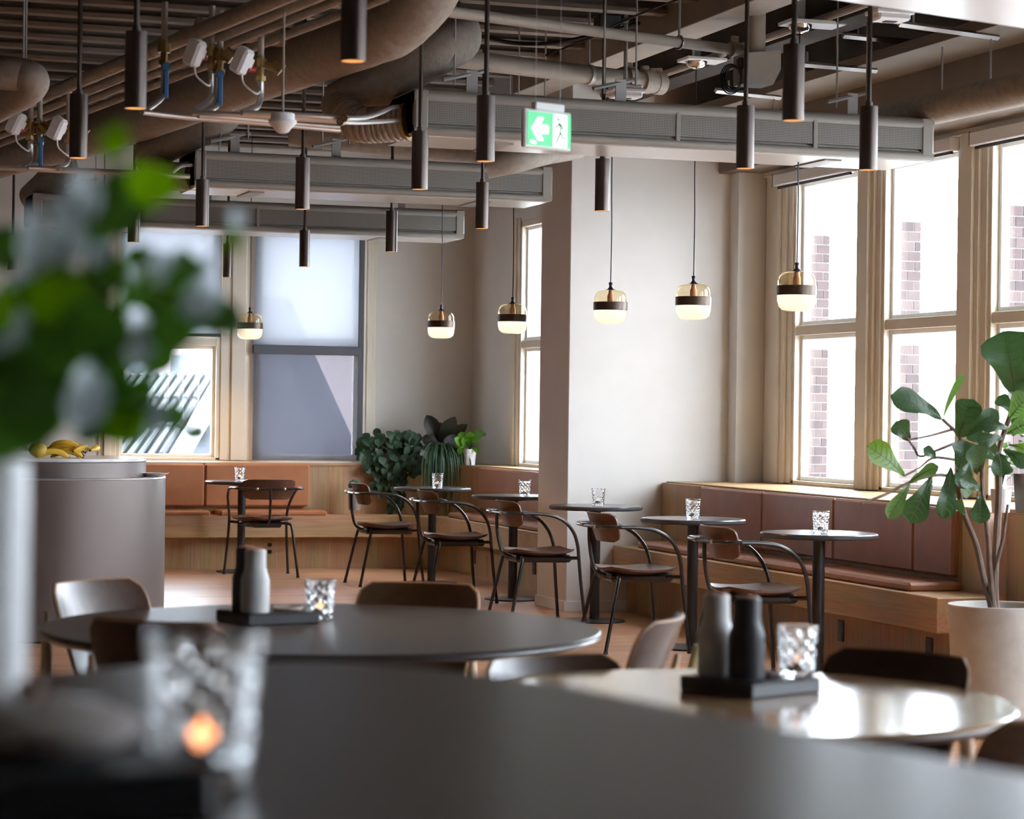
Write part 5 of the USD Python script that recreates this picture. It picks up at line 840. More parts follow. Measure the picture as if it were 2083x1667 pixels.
for i, (b, t, w, nh) in enumerate([[(5.452, 19.655, 0.885), (5.395, 19.633, 0.807), 0.058, (0.220, -0.975, 0.001)], [(5.296, 19.902, 1.105), (5.336, 19.854, 1.041), 0.061, (-0.700, -0.714, 0.028)], [(5.596, 19.789, 1.023), (5.517, 19.775, 0.955), 0.066, (-0.419, -0.613, 0.670)], [(5.610, 19.762, 0.994), (5.633, 19.714, 0.913), 0.065, (-0.278, -0.839, 0.468)], [(5.578, 19.702, 1.101), (5.567, 19.674, 1.034), 0.083, (-0.477, -0.603, 0.639)], [(5.227, 20.039, 1.082), (5.269, 19.993, 1.028), 0.066, (-0.569, -0.636, 0.521)], [(5.579, 19.629, 0.978), (5.566, 19.587, 0.879), 0.080, (-0.616, -0.785, -0.065)], [(5.196, 19.810, 1.059), (5.223, 19.758, 0.971), 0.070, (-0.598, -0.800, 0.040)], [(5.546, 19.756, 1.024), (5.586, 19.708, 0.963), 0.066, (0.121, -0.992, -0.036)], [(5.350, 19.956, 1.003), (5.389, 19.900, 0.919), 0.061, (-0.512, -0.830, -0.222)], [(5.437, 19.778, 1.121), (5.411, 19.750, 1.042), 0.062, (-0.362, -0.900, 0.243)], [(5.290, 19.792, 1.070), (5.284, 19.764, 1.003), 0.058, (-0.379, -0.722, 0.579)], [(5.256, 20.052, 1.019), (5.203, 20.040, 0.970), 0.056, (-0.402, -0.825, 0.398)], [(5.487, 19.999, 1.106), (5.442, 19.985, 1.054), 0.080, (0.103, -0.977, -0.188)], [(5.679, 19.921, 1.052), (5.736, 19.867, 1.002), 0.060, (-0.374, -0.916, -0.148)], [(5.279, 19.906, 1.093), (5.281, 19.874, 1.025), 0.059, (-0.364, -0.926, -0.098)], [(5.242, 19.983, 0.982), (5.208, 19.957, 0.904), 0.067, (-0.594, -0.805, -0.012)], [(5.422, 19.949, 1.006), (5.339, 19.939, 0.954), 0.073, (-0.446, -0.858, 0.257)], [(5.645, 19.590, 0.950), (5.587, 19.574, 0.883), 0.076, (-0.555, -0.759, 0.341)], [(5.373, 19.750, 1.159), (5.404, 19.702, 1.083), 0.082, (0.120, -0.762, 0.637)], [(5.380, 19.707, 0.955), (5.444, 19.645, 0.892), 0.066, (0.076, -0.944, 0.322)], [(5.278, 19.993, 1.133), (5.225, 19.979, 1.073), 0.080, (-0.340, -0.665, 0.665)], [(5.490, 19.793, 1.103), (5.511, 19.747, 1.024), 0.080, (0.143, -0.863, 0.484)], [(5.518, 19.805, 1.145), (5.512, 19.771, 1.065), 0.070, (0.068, -0.995, 0.067)], [(5.610, 19.722, 0.976), (5.649, 19.674, 0.914), 0.059, (-0.548, -0.831, 0.096)], [(5.501, 19.789, 1.144), (5.460, 19.759, 1.052), 0.067, (0.163, -0.838, 0.520)], [(5.475, 19.962, 1.106), (5.439, 19.934, 1.023), 0.080, (0.006, -0.833, 0.554)], [(5.198, 19.767, 0.958), (5.241, 19.709, 0.875), 0.083, (-0.609, -0.682, 0.404)], [(5.377, 19.888, 1.061), (5.436, 19.828, 0.999), 0.082, (-0.641, -0.658, 0.395)], [(5.548, 19.770, 1.116), (5.583, 19.730, 1.068), 0.083, (-0.133, -0.974, 0.183)], [(5.595, 19.888, 1.161), (5.548, 19.864, 1.083), 0.065, (-0.463, -0.875, 0.139)], [(5.398, 19.953, 1.033), (5.350, 19.935, 0.966), 0.060, (-0.420, -0.870, 0.256)], [(5.416, 19.799, 1.069), (5.443, 19.757, 1.004), 0.060, (-0.676, -0.717, -0.169)], [(5.203, 20.028, 1.068), (5.251, 19.976, 1.008), 0.065, (-0.040, -0.954, 0.298)], [(5.231, 20.068, 1.096), (5.183, 20.040, 1.004), 0.059, (-0.414, -0.909, -0.047)], [(5.483, 19.983, 1.066), (5.456, 19.953, 0.982), 0.073, (0.153, -0.918, 0.366)], [(5.684, 19.836, 1.139), (5.643, 19.804, 1.043), 0.070, (0.070, -0.940, 0.334)], [(5.310, 19.718, 0.914), (5.301, 19.690, 0.846), 0.080, (0.186, -0.928, 0.322)], [(5.518, 19.755, 1.061), (5.558, 19.705, 0.996), 0.078, (-0.141, -0.985, -0.099)], [(5.383, 19.861, 1.028), (5.410, 19.807, 0.938), 0.065, (-0.172, -0.982, -0.077)], [(5.360, 19.807, 1.055), (5.416, 19.753, 1.004), 0.059, (-0.353, -0.820, 0.450)], [(5.543, 19.991, 1.035), (5.555, 19.957, 0.973), 0.073, (0.206, -0.966, 0.153)], [(5.653, 19.773, 1.074), (5.624, 19.751, 1.006), 0.062, (-0.471, -0.862, 0.189)], [(5.493, 19.894, 1.109), (5.512, 19.858, 1.050), 0.059, (0.120, -0.986, 0.113)], [(5.562, 19.785, 1.020), (5.521, 19.763, 0.950), 0.072, (-0.118, -0.818, 0.564)], [(5.511, 19.876, 1.161), (5.470, 19.856, 1.095), 0.080, (0.087, -0.963, 0.254)], [(5.300, 19.959, 1.104), (5.326, 19.917, 1.037), 0.072, (-0.421, -0.803, 0.421)], [(5.278, 19.878, 0.999), (5.216, 19.862, 0.934), 0.076, (-0.545, -0.622, 0.562)], [(5.618, 19.605, 0.960), (5.574, 19.587, 0.898), 0.074, (0.112, -0.994, -0.012)], [(5.458, 19.933, 1.001), (5.507, 19.887, 0.960), 0.064, (-0.035, -0.853, 0.521)], [(5.173, 19.796, 1.087), (5.222, 19.740, 1.017), 0.065, (-0.312, -0.699, 0.643)], [(5.647, 19.630, 1.026), (5.704, 19.578, 0.979), 0.069, (-0.047, -0.742, 0.668)], [(5.525, 19.724, 1.075), (5.571, 19.680, 1.032), 0.076, (-0.120, -0.980, 0.160)], [(5.269, 19.839, 1.092), (5.187, 19.829, 1.040), 0.061, (-0.687, -0.668, 0.285)], [(5.392, 19.863, 1.103), (5.384, 19.825, 1.013), 0.063, (-0.188, -0.955, 0.229)], [(5.444, 19.688, 0.910), (5.457, 19.652, 0.843), 0.079, (0.082, -0.843, 0.532)], [(5.199, 19.871, 1.031), (5.159, 19.845, 0.948), 0.057, (-0.237, -0.739, 0.631)], [(5.345, 20.019, 1.180), (5.356, 19.969, 1.084), 0.074, (-0.348, -0.938, 0.015)], [(5.459, 19.764, 1.145), (5.482, 19.724, 1.080), 0.062, (-0.200, -0.980, -0.009)], [(5.370, 19.825, 1.131), (5.307, 19.811, 1.071), 0.085, (-0.534, -0.743, 0.404)], [(5.588, 19.787, 1.172), (5.554, 19.757, 1.083), 0.059, (0.078, -0.890, 0.450)], [(5.201, 19.929, 0.979), (5.258, 19.875, 0.930), 0.082, (-0.524, -0.671, 0.525)], [(5.630, 19.792, 1.078), (5.633, 19.756, 1.001), 0.070, (-0.183, -0.977, -0.112)], [(5.602, 19.825, 1.022), (5.540, 19.815, 0.975), 0.074, (-0.480, -0.853, 0.203)], [(5.305, 19.702, 0.942), (5.316, 19.662, 0.864), 0.079, (0.154, -0.775, 0.613)], [(5.260, 20.003, 1.023), (5.280, 19.953, 0.933), 0.071, (-0.087, -0.938, 0.337)], [(5.293, 19.893, 1.030), (5.230, 19.879, 0.968), 0.079, (-0.536, -0.578, 0.615)], [(5.198, 20.057, 1.027), (5.257, 19.999, 0.971), 0.072, (-0.163, -0.948, 0.272)], [(5.502, 19.949, 0.995), (5.495, 19.907, 0.898), 0.066, (-0.096, -0.901, 0.424)], [(5.359, 19.715, 0.894), (5.335, 19.681, 0.805), 0.076, (-0.081, -0.997, -0.022)], [(5.257, 19.949, 1.055), (5.194, 19.939, 1.004), 0.060, (-0.675, -0.737, -0.026)], [(5.277, 19.968, 1.005), (5.204, 19.960, 0.958), 0.078, (-0.475, -0.874, -0.105)], [(5.250, 19.942, 1.042), (5.211, 19.918, 0.967), 0.066, (-0.688, -0.725, -0.016)], [(5.234, 19.802, 1.020), (5.158, 19.786, 0.952), 0.056, (-0.367, -0.919, 0.148)], [(5.196, 19.960, 1.052), (5.217, 19.912, 0.966), 0.069, (-0.402, -0.910, -0.098)], [(5.516, 19.829, 1.006), (5.532, 19.791, 0.937), 0.072, (0.148, -0.987, -0.063)], [(5.449, 19.997, 1.035), (5.494, 19.939, 0.954), 0.066, (-0.282, -0.876, 0.391)], [(5.586, 19.747, 1.156), (5.590, 19.713, 1.085), 0.082, (0.131, -0.991, 0.014)], [(5.478, 19.752, 1.078), (5.450, 19.728, 1.005), 0.083, (-0.378, -0.921, 0.096)], [(5.611, 19.805, 0.989), (5.571, 19.783, 0.919), 0.077, (0.164, -0.791, 0.589)], [(5.388, 19.912, 1.057), (5.363, 19.880, 0.971), 0.075, (-0.040, -0.737, 0.674)], [(5.406, 19.927, 1.045), (5.461, 19.873, 0.990), 0.071, (-0.710, -0.675, -0.198)], [(5.368, 19.791, 1.070), (5.422, 19.733, 1.004), 0.066, (0.026, -0.889, 0.456)], [(5.437, 20.026, 1.013), (5.426, 19.986, 0.917), 0.083, (-0.489, -0.755, 0.438)], [(5.336, 19.788, 1.002), (5.289, 19.768, 0.933), 0.059, (0.160, -0.782, 0.603)], [(5.575, 19.898, 1.088), (5.623, 19.854, 1.048), 0.074, (0.014, -0.750, 0.661)], [(5.303, 19.770, 1.090), (5.297, 19.738, 1.016), 0.080, (-0.139, -0.805, 0.576)], [(5.430, 19.999, 0.985), (5.453, 19.953, 0.907), 0.056, (-0.049, -0.840, 0.540)], [(5.514, 19.916, 0.968), (5.573, 19.860, 0.916), 0.065, (-0.409, -0.666, 0.623)], [(5.487, 19.689, 0.957), (5.537, 19.635, 0.894), 0.078, (-0.154, -0.916, 0.372)], [(5.586, 19.968, 1.135), (5.534, 19.944, 1.052), 0.055, (0.114, -0.989, -0.099)], [(5.648, 19.851, 1.035), (5.661, 19.801, 0.939), 0.084, (-0.077, -0.933, 0.352)], [(5.560, 19.715, 1.144), (5.518, 19.689, 1.063), 0.057, (-0.377, -0.667, 0.642)], [(5.438, 19.684, 0.945), (5.399, 19.664, 0.880), 0.069, (-0.048, -0.826, 0.562)], [(5.214, 19.923, 1.110), (5.180, 19.893, 1.022), 0.058, (-0.394, -0.676, 0.623)], [(5.262, 19.977, 1.032), (5.307, 19.919, 0.952), 0.080, (-0.099, -0.813, 0.574)], [(5.272, 19.863, 1.066), (5.262, 19.833, 0.992), 0.065, (0.092, -0.995, 0.031)], [(5.316, 19.902, 0.974), (5.351, 19.862, 0.925), 0.074, (0.139, -0.977, 0.160)], [(5.498, 19.667, 0.918), (5.514, 19.629, 0.852), 0.057, (-0.417, -0.839, 0.349)], [(5.144, 19.824, 1.087), (5.162, 19.784, 1.020), 0.056, (-0.582, -0.582, 0.568)], [(5.264, 19.855, 1.111), (5.267, 19.809, 1.016), 0.058, (0.053, -0.892, 0.448)], [(5.463, 19.800, 1.013), (5.522, 19.744, 0.957), 0.059, (0.108, -0.923, 0.368)], [(5.573, 19.715, 1.124), (5.552, 19.685, 1.046), 0.056, (0.207, -0.958, 0.198)], [(5.379, 19.945, 1.106), (5.355, 19.919, 1.031), 0.082, (-0.537, -0.806, 0.248)], [(5.611, 19.883, 0.993), (5.560, 19.865, 0.926), 0.068, (0.043, -0.796, 0.603)], [(5.457, 19.853, 1.035), (5.393, 19.831, 0.954), 0.075, (-0.555, -0.584, 0.593)], [(5.610, 19.827, 0.967), (5.649, 19.785, 0.915), 0.068, (0.217, -0.967, -0.136)], [(5.545, 19.698, 1.033), (5.504, 19.666, 0.939), 0.057, (0.084, -0.959, 0.271)], [(5.432, 19.796, 1.004), (5.411, 19.768, 0.930), 0.080, (-0.251, -0.966, 0.065)], [(5.159, 19.720, 0.958), (5.131, 19.688, 0.869), 0.064, (-0.059, -0.985, 0.161)], [(5.256, 19.911, 1.019), (5.230, 19.889, 0.954), 0.067, (-0.400, -0.912, 0.093)], [(5.168, 19.804, 0.986), (5.170, 19.772, 0.920), 0.071, (0.026, -0.981, -0.195)], [(5.655, 19.690, 1.021), (5.585, 19.678, 0.966), 0.064, (-0.240, -0.962, 0.127)], [(5.193, 19.907, 1.018), (5.124, 19.889, 0.943), 0.064, (-0.418, -0.902, 0.106)], [(5.465, 19.934, 1.069), (5.416, 19.918, 1.010), 0.067, (-0.658, -0.749, -0.076)], [(5.571, 19.962, 1.030), (5.511, 19.946, 0.967), 0.081, (-0.188, -0.850, 0.493)], [(5.316, 19.745, 0.925), (5.324, 19.707, 0.847), 0.056, (0.007, -0.963, 0.270)], [(5.548, 19.821, 1.096), (5.479, 19.811, 1.045), 0.058, (-0.119, -0.769, 0.628)], [(5.530, 19.630, 0.886), (5.456, 19.622, 0.842), 0.056, (-0.175, -0.758, 0.628)], [(5.379, 19.941, 1.060), (5.404, 19.903, 1.000), 0.069, (-0.433, -0.892, 0.129)], [(5.293, 19.708, 0.913), (5.277, 19.692, 0.857), 0.068, (-0.622, -0.774, 0.115)], [(5.285, 19.726, 0.884), (5.269, 19.702, 0.806), 0.066, (0.211, -0.976, -0.060)], [(5.279, 19.734, 0.840), (5.298, 19.702, 0.773), 0.058, (-0.271, -0.878, 0.394)], [(5.337, 19.708, 0.799), (5.287, 19.696, 0.737), 0.075, (-0.317, -0.842, 0.436)], [(5.306, 19.691, 0.759), (5.317, 19.665, 0.701), 0.057, (-0.596, -0.779, -0.193)], [(5.285, 19.705, 0.728), (5.311, 19.667, 0.654), 0.074, (-0.227, -0.946, 0.231)], [(5.297, 19.721, 0.688), (5.277, 19.699, 0.613), 0.058, (0.167, -0.971, 0.171)], [(5.308, 19.720, 0.658), (5.293, 19.692, 0.566), 0.051, (0.201, -0.928, 0.315)], [(5.315, 19.713, 0.893), (5.363, 19.667, 0.836), 0.053, (-0.070, -0.770, 0.635)], [(5.331, 19.682, 0.848), (5.327, 19.658, 0.780), 0.062, (-0.168, -0.965, -0.201)], [(5.382, 19.674, 0.794), (5.362, 19.658, 0.732), 0.053, (-0.564, -0.664, 0.490)], [(5.348, 19.685, 0.747), (5.346, 19.659, 0.677), 0.071, (-0.663, -0.649, 0.374)], [(5.355, 19.715, 0.700), (5.374, 19.677, 0.621), 0.054, (-0.002, -0.778, 0.628)], [(5.332, 19.700, 0.638), (5.383, 19.652, 0.583), 0.075, (-0.202, -0.970, 0.133)], [(5.386, 19.677, 0.600), (5.385, 19.647, 0.520), 0.071, (-0.034, -0.969, 0.246)], [(5.406, 19.675, 0.543), (5.353, 19.661, 0.475), 0.053, (-0.673, -0.730, 0.124)], [(5.459, 19.695, 0.896), (5.386, 19.685, 0.834), 0.071, (-0.318, -0.944, -0.090)], [(5.465, 19.639, 0.863), (5.406, 19.625, 0.786), 0.061, (-0.404, -0.906, 0.122)], [(5.475, 19.667, 0.815), (5.402, 19.657, 0.749), 0.058, (-0.240, -0.922, 0.305)], [(5.472, 19.708, 0.774), (5.412, 19.696, 0.703), 0.060, (0.093, -0.833, 0.545)], [(5.459, 19.663, 0.731), (5.455, 19.641, 0.666), 0.063, (-0.044, -0.996, -0.079)], [(5.487, 19.664, 0.680), (5.435, 19.656, 0.632), 0.065, (0.054, -0.937, 0.346)], [(5.436, 19.649, 0.649), (5.395, 19.635, 0.580), 0.070, (0.168, -0.906, 0.388)], [(5.458, 19.709, 0.605), (5.436, 19.691, 0.536), 0.068, (-0.446, -0.823, 0.351)], [(5.540, 19.602, 0.924), (5.522, 19.582, 0.853), 0.051, (-0.605, -0.590, 0.535)], [(5.517, 19.683, 0.889), (5.525, 19.649, 0.807), 0.059, (-0.629, -0.739, 0.243)], [(5.481, 19.700, 0.849), (5.478, 19.672, 0.767), 0.056, (-0.336, -0.701, 0.629)], [(5.485, 19.677, 0.810), (5.486, 19.647, 0.730), 0.054, (0.077, -0.981, 0.177)], [(5.436, 19.665, 0.760), (5.428, 19.647, 0.702), 0.064, (-0.558, -0.592, 0.581)], [(5.431, 19.678, 0.723), (5.431, 19.654, 0.661), 0.063, (-0.073, -0.972, -0.222)], [(5.390, 19.672, 0.681), (5.421, 19.636, 0.626), 0.070, (-0.036, -0.926, 0.376)], [(5.398, 19.680, 0.651), (5.375, 19.660, 0.577), 0.068, (-0.364, -0.923, 0.127)], [(5.579, 19.602, 0.945), (5.584, 19.574, 0.876), 0.073, (-0.099, -0.789, 0.607)], [(5.575, 19.595, 0.920), (5.569, 19.565, 0.835), 0.065, (-0.064, -0.806, 0.589)], [(5.523, 19.623, 0.877), (5.551, 19.585, 0.810), 0.052, (-0.610, -0.784, 0.114)], [(5.549, 19.654, 0.842), (5.561, 19.626, 0.778), 0.053, (-0.178, -0.958, 0.225)], [(5.530, 19.676, 0.803), (5.497, 19.664, 0.749), 0.072, (-0.558, -0.797, 0.231)], [(5.503, 19.672, 0.774), (5.479, 19.656, 0.712), 0.057, (0.033, -0.981, -0.189)], [(5.519, 19.633, 0.745), (5.469, 19.619, 0.677), 0.074, (-0.735, -0.671, 0.094)], [(5.459, 19.648, 0.705), (5.492, 19.612, 0.651), 0.075, (0.185, -0.983, 0.006)], [(5.268, 19.722, 0.945), (5.281, 19.686, 0.866), 0.071, (-0.274, -0.839, 0.470)], [(5.253, 19.716, 0.906), (5.291, 19.672, 0.839), 0.053, (-0.478, -0.867, -0.139)], [(5.271, 19.733, 0.859), (5.224, 19.727, 0.819), 0.060, (-0.076, -0.790, 0.608)], [(5.224, 19.753, 0.833), (5.273, 19.707, 0.779), 0.064, (-0.401, -0.668, 0.626)], [(5.256, 19.714, 0.804), (5.278, 19.682, 0.744), 0.053, (-0.548, -0.737, 0.397)], [(5.289, 19.710, 0.781), (5.270, 19.686, 0.701), 0.067, (0.010, -0.970, 0.242)], [(5.249, 19.702, 0.739), (5.243, 19.682, 0.677), 0.068, (-0.514, -0.581, 0.631)], [(5.247, 19.742, 0.711), (5.251, 19.714, 0.637), 0.072, (0.073, -0.997, 0.016)], [(5.263, 19.750, 0.960), (5.245, 19.730, 0.891), 0.068, (-0.481, -0.873, 0.076)], [(5.278, 19.759, 0.931), (5.232, 19.753, 0.890), 0.055, (-0.607, -0.730, 0.315)], [(5.252, 19.743, 0.922), (5.215, 19.733, 0.869), 0.071, (0.007, -0.978, 0.208)], [(5.259, 19.755, 0.912), (5.187, 19.745, 0.848), 0.063, (-0.443, -0.738, 0.508)], [(5.247, 19.760, 0.901), (5.210, 19.744, 0.829), 0.053, (-0.395, -0.915, -0.088)], [(5.183, 19.732, 0.892), (5.184, 19.700, 0.809), 0.062, (-0.454, -0.728, 0.514)], [(5.203, 19.711, 0.877), (5.155, 19.693, 0.795), 0.053, (-0.593, -0.601, 0.535)], [(5.171, 19.748, 0.855), (5.211, 19.704, 0.786), 0.070, (0.156, -0.892, 0.423)], [(5.411, 19.655, 0.689), (5.407, 19.633, 0.624), 0.075, (0.167, -0.986, 0.014)], [(5.404, 19.718, 0.644), (5.457, 19.670, 0.591), 0.058, (-0.361, -0.639, 0.679)], [(5.434, 19.650, 0.609), (5.404, 19.638, 0.555), 0.060, (-0.427, -0.904, -0.034)], [(5.422, 19.660, 0.583), (5.392, 19.640, 0.507), 0.058, (-0.186, -0.957, -0.223)], [(5.387, 19.699, 0.538), (5.433, 19.653, 0.476), 0.071, (-0.749, -0.660, 0.056)], [(5.393, 19.701, 0.503), (5.385, 19.679, 0.435), 0.061, (-0.007, -0.990, -0.140)], [(5.401, 19.677, 0.465), (5.362, 19.663, 0.400), 0.059, (0.159, -0.964, -0.215)], [(5.366, 19.721, 0.425), (5.374, 19.695, 0.362), 0.073, (0.046, -0.767, 0.640)], [(5.518, 19.683, 0.697), (5.465, 19.677, 0.656), 0.055, (-0.646, -0.559, 0.520)], [(5.478, 19.647, 0.682), (5.473, 19.625, 0.620), 0.052, (0.207, -0.956, -0.210)], [(5.457, 19.684, 0.647), (5.493, 19.648, 0.599), 0.054, (0.007, -0.990, 0.141)], [(5.495, 19.656, 0.641), (5.480, 19.628, 0.553), 0.068, (-0.454, -0.881, -0.133)], [(5.478, 19.682, 0.601), (5.450, 19.666, 0.536), 0.058, (-0.576, -0.578, 0.578)], [(5.485, 19.675, 0.586), (5.462, 19.649, 0.498), 0.065, (0.085, -0.996, 0.021)], [(5.494, 19.692, 0.544), (5.473, 19.676, 0.484), 0.056, (-0.045, -0.940, 0.340)], [(5.494, 19.690, 0.511), (5.435, 19.682, 0.463), 0.056, (0.151, -0.758, 0.635)], [(5.416, 19.698, 0.924), (5.413, 19.670, 0.847), 0.074, (-0.419, -0.776, 0.471)], [(5.380, 19.700, 0.878), (5.360, 19.684, 0.815), 0.056, (-0.071, -0.812, 0.580)], [(5.377, 19.706, 0.847), (5.329, 19.690, 0.768), 0.052, (-0.150, -0.983, 0.106)], [(5.397, 19.664, 0.807), (5.356, 19.648, 0.732), 0.065, (-0.053, -0.994, 0.098)], [(5.355, 19.707, 0.755), (5.320, 19.697, 0.704), 0.064, (-0.238, -0.702, 0.671)], [(5.359, 19.716, 0.733), (5.361, 19.684, 0.648), 0.061, (0.129, -0.764, 0.632)], [(5.323, 19.731, 0.693), (5.317, 19.701, 0.608), 0.071, (-0.664, -0.713, 0.225)], [(5.305, 19.723, 0.633), (5.340, 19.689, 0.591), 0.053, (-0.285, -0.769, 0.572)], [(5.647, 19.564, 0.943), (5.594, 19.552, 0.879), 0.073, (-0.076, -0.745, 0.662)], [(5.639, 19.571, 0.922), (5.631, 19.553, 0.864), 0.067, (0.199, -0.979, 0.035)], [(5.588, 19.571, 0.914), (5.578, 19.545, 0.836), 0.066, (0.077, -0.755, 0.651)], [(5.610, 19.598, 0.888), (5.566, 19.586, 0.825), 0.052, (-0.243, -0.935, 0.257)], [(5.607, 19.564, 0.873), (5.552, 19.552, 0.805), 0.072, (0.097, -0.974, 0.207)], [(5.607, 19.626, 0.862), (5.634, 19.582, 0.778), 0.051, (-0.720, -0.672, -0.172)], [(5.609, 19.582, 0.846), (5.565, 19.562, 0.760), 0.063, (-0.282, -0.906, 0.316)], [(5.552, 19.652, 0.816), (5.586, 19.612, 0.751), 0.068, (0.005, -0.977, -0.215)]]): obj('leaf', leaf(b, t, w, nh, 'ovate', .1, .2, .05, 7, 5, i)[0], 'creeper_leaf', c, smooth=60)
bowl('plant_pot', 'grey pot holding the dark rubber plant on the corner ledge', (5.871, 19.810, 0.878), .07, .09, .12, 'grey_pot')
c = thing('rubber_plant', 'dark leaved rubber plant standing up behind the grassy hanging plant', 'potted plant')
obj('stem', twig([(5.871, 19.810, 0.988), (5.861, 19.792, 1.056), (5.861, 19.766, 1.141)], .010, .006), 'bark', c)
for i, (b, t, w, nh) in enumerate([[(5.848, 19.778, 1.064), (5.735, 19.798, 1.296), 0.105, (-0.237, -0.960, 0.150)], [(5.849, 19.738, 1.065), (5.930, 19.590, 1.283), 0.100, (-0.250, -0.959, 0.131)], [(5.880, 19.752, 1.065), (6.025, 19.554, 1.221), 0.085, (-0.166, -0.977, 0.130)], [(5.824, 19.758, 1.048), (5.692, 19.790, 1.101), 0.090, (-0.331, -0.862, 0.385)], [(5.858, 19.770, 1.086), (5.860, 19.844, 1.238), 0.090, (-0.342, -0.902, 0.262)], [(5.844, 19.676, 1.053), (5.944, 19.498, 1.108), 0.070, (-0.137, -0.912, 0.387)], [(5.819, 19.696, 1.044), (5.704, 19.722, 1.013), 0.075, (-0.216, -0.926, 0.308)]]): obj('leaf', leaf(b, t, w * 1.35, nh, 'round', .06, .14, .02, 11, 7, i)[0], 'rubber_leaf', c, smooth=60)
bowl('plant_pot', 'low dark pot under the grassy hanging plant', (5.813, 19.624, 0.878), .07, .085, .10, 'black_plastic')
c = thing('grassy_plant', 'grassy plant with long thin blades hanging down over the bench back', 'potted plant')
rnd = random.Random(5); g0 = np.array((5.813, 19.624, 0.878)) + [0, 0, .10]
for i in range(120):
    dx = rnd.uniform(-.22, .15); dy = -rnd.uniform(.16, .24); rise = rnd.uniform(.03, .09); L = rnd.uniform(.2, .58); h = g0 + [rnd.uniform(-.06, .06), rnd.uniform(-.05, .03), 0]
    q = spline([h, h + [dx * .45, dy * .5, rise], h + [dx * .9, dy, rise * .2 - .04], h + [dx, dy - .02, -L * .6], h + [dx * .95 + rnd.uniform(-.03, .03), dy, -L]], 4); s = nrm((math.cos(i), math.sin(i) * .6, 0)) * rnd.uniform(.005, .009)
    tp = np.linspace(1, .15, len(q))[:, None]; obj('blade', MB().grid(np.stack([q - s * tp, q + [0, -.001, .0015], q + s * tp], 1)), 'grass_leaf', c, smooth=60)
bowl('plant_pot', 'small white tapered pot with the bright green pilea', (6.000, 19.380, 0.878), .042, .056, .135, 'white_ceramic')
c = thing('pilea', 'bright green round leaved plant in the small white pot on the corner ledge', 'potted plant')
for i, (b, t, w, nh, s0) in enumerate([[(5.942, 19.376, 1.084), (5.914, 19.359, 1.159), 0.081, (-0.534, -0.638, 0.556), (6.000, 19.380, 0.998)], [(5.996, 19.383, 1.093), (5.981, 19.296, 1.161), 0.081, (-0.161, -0.860, 0.485), (6.000, 19.380, 0.998)], [(6.034, 19.323, 1.111), (6.078, 19.272, 1.170), 0.095, (-0.457, -0.725, 0.515), (6.000, 19.380, 0.998)], [(5.929, 19.405, 1.055), (5.859, 19.364, 1.105), 0.067, (-0.018, -0.976, 0.215), (6.000, 19.380, 0.998)], [(5.986, 19.419, 1.055), (5.920, 19.348, 1.105), 0.076, (-0.502, -0.781, 0.372), (6.000, 19.380, 0.998)], [(6.016, 19.347, 1.065), (6.046, 19.364, 1.127), 0.076, (-0.230, -0.889, 0.396), (6.000, 19.380, 0.998)], [(5.950, 19.374, 1.030), (5.894, 19.405, 1.050), 0.067, (-0.365, -0.663, 0.654), (6.000, 19.380, 0.998)], [(6.035, 19.350, 1.036), (6.035, 19.265, 0.983), 0.048, (-0.485, -0.582, 0.653), (6.000, 19.380, 0.998)], [(6.009, 19.423, 1.034), (5.964, 19.377, 1.085), 0.067, (-0.276, -0.939, 0.208), (6.000, 19.380, 0.998)], [(6.076, 19.359, 1.128), (6.103, 19.267, 1.129), 0.067, (-0.258, -0.699, 0.667), (6.000, 19.380, 0.998)], [(5.928, 19.371, 1.022), (5.897, 19.382, 0.967), 0.057, (-0.558, -0.800, 0.220), (6.000, 19.380, 0.998)], [(6.004, 19.338, 1.085), (6.056, 19.296, 1.095), 0.067, (-0.462, -0.649, 0.605), (6.000, 19.380, 0.998)]]): obj('stalk', twig([s0, (np.array(s0) + b) / 2 + [0, 0, .02], b], .0025, .0018, 5, 4), 'grass_leaf', c); obj('leaf', leaf(b, t, w, nh, 'round', .08, .1, .04, 9, 7, i)[0], 'pilea_leaf', c, smooth=60)
bowl('plant_pot', 'little dark pot on the corner bench seat behind the first side chair', (5.060, 19.620, 0.487), .045, .055, .17, 'grey_pot')
c = thing('cactus', 'small round cactus just above the chair back on the far bench', 'potted plant', np.array((5.060, 19.620, 0.487)) + [0, 0, .16])
an = np.linspace(0, 2 * pi, 48, endpoint=False); th = np.linspace(.02, pi * .62, 12)
P = np.array([[(.052 * (1 + .10 * math.cos(12 * a)) * math.sin(t) * math.cos(a), .052 * (1 + .10 * math.cos(12 * a)) * math.sin(t) * math.sin(a), .045 + .055 * math.cos(t)) for a in list(an) + [0]] for t in th]); obj('ribbed_body', MB().grid(P), 'cactus_green', c)
sp = MB()
for i in range(0, 12):
    for t in (.5, .9, 1.3): a = i * pi / 6; q = np.array([.057 * math.sin(t) * math.cos(a), .057 * math.sin(t) * math.sin(a), .045 + .055 * math.cos(t)]); sp.cyl(q, q * [1.2, 1.2, 1.12], .0008, 4)
obj('spines', sp, 'pale_oak', c, kind='stuff')
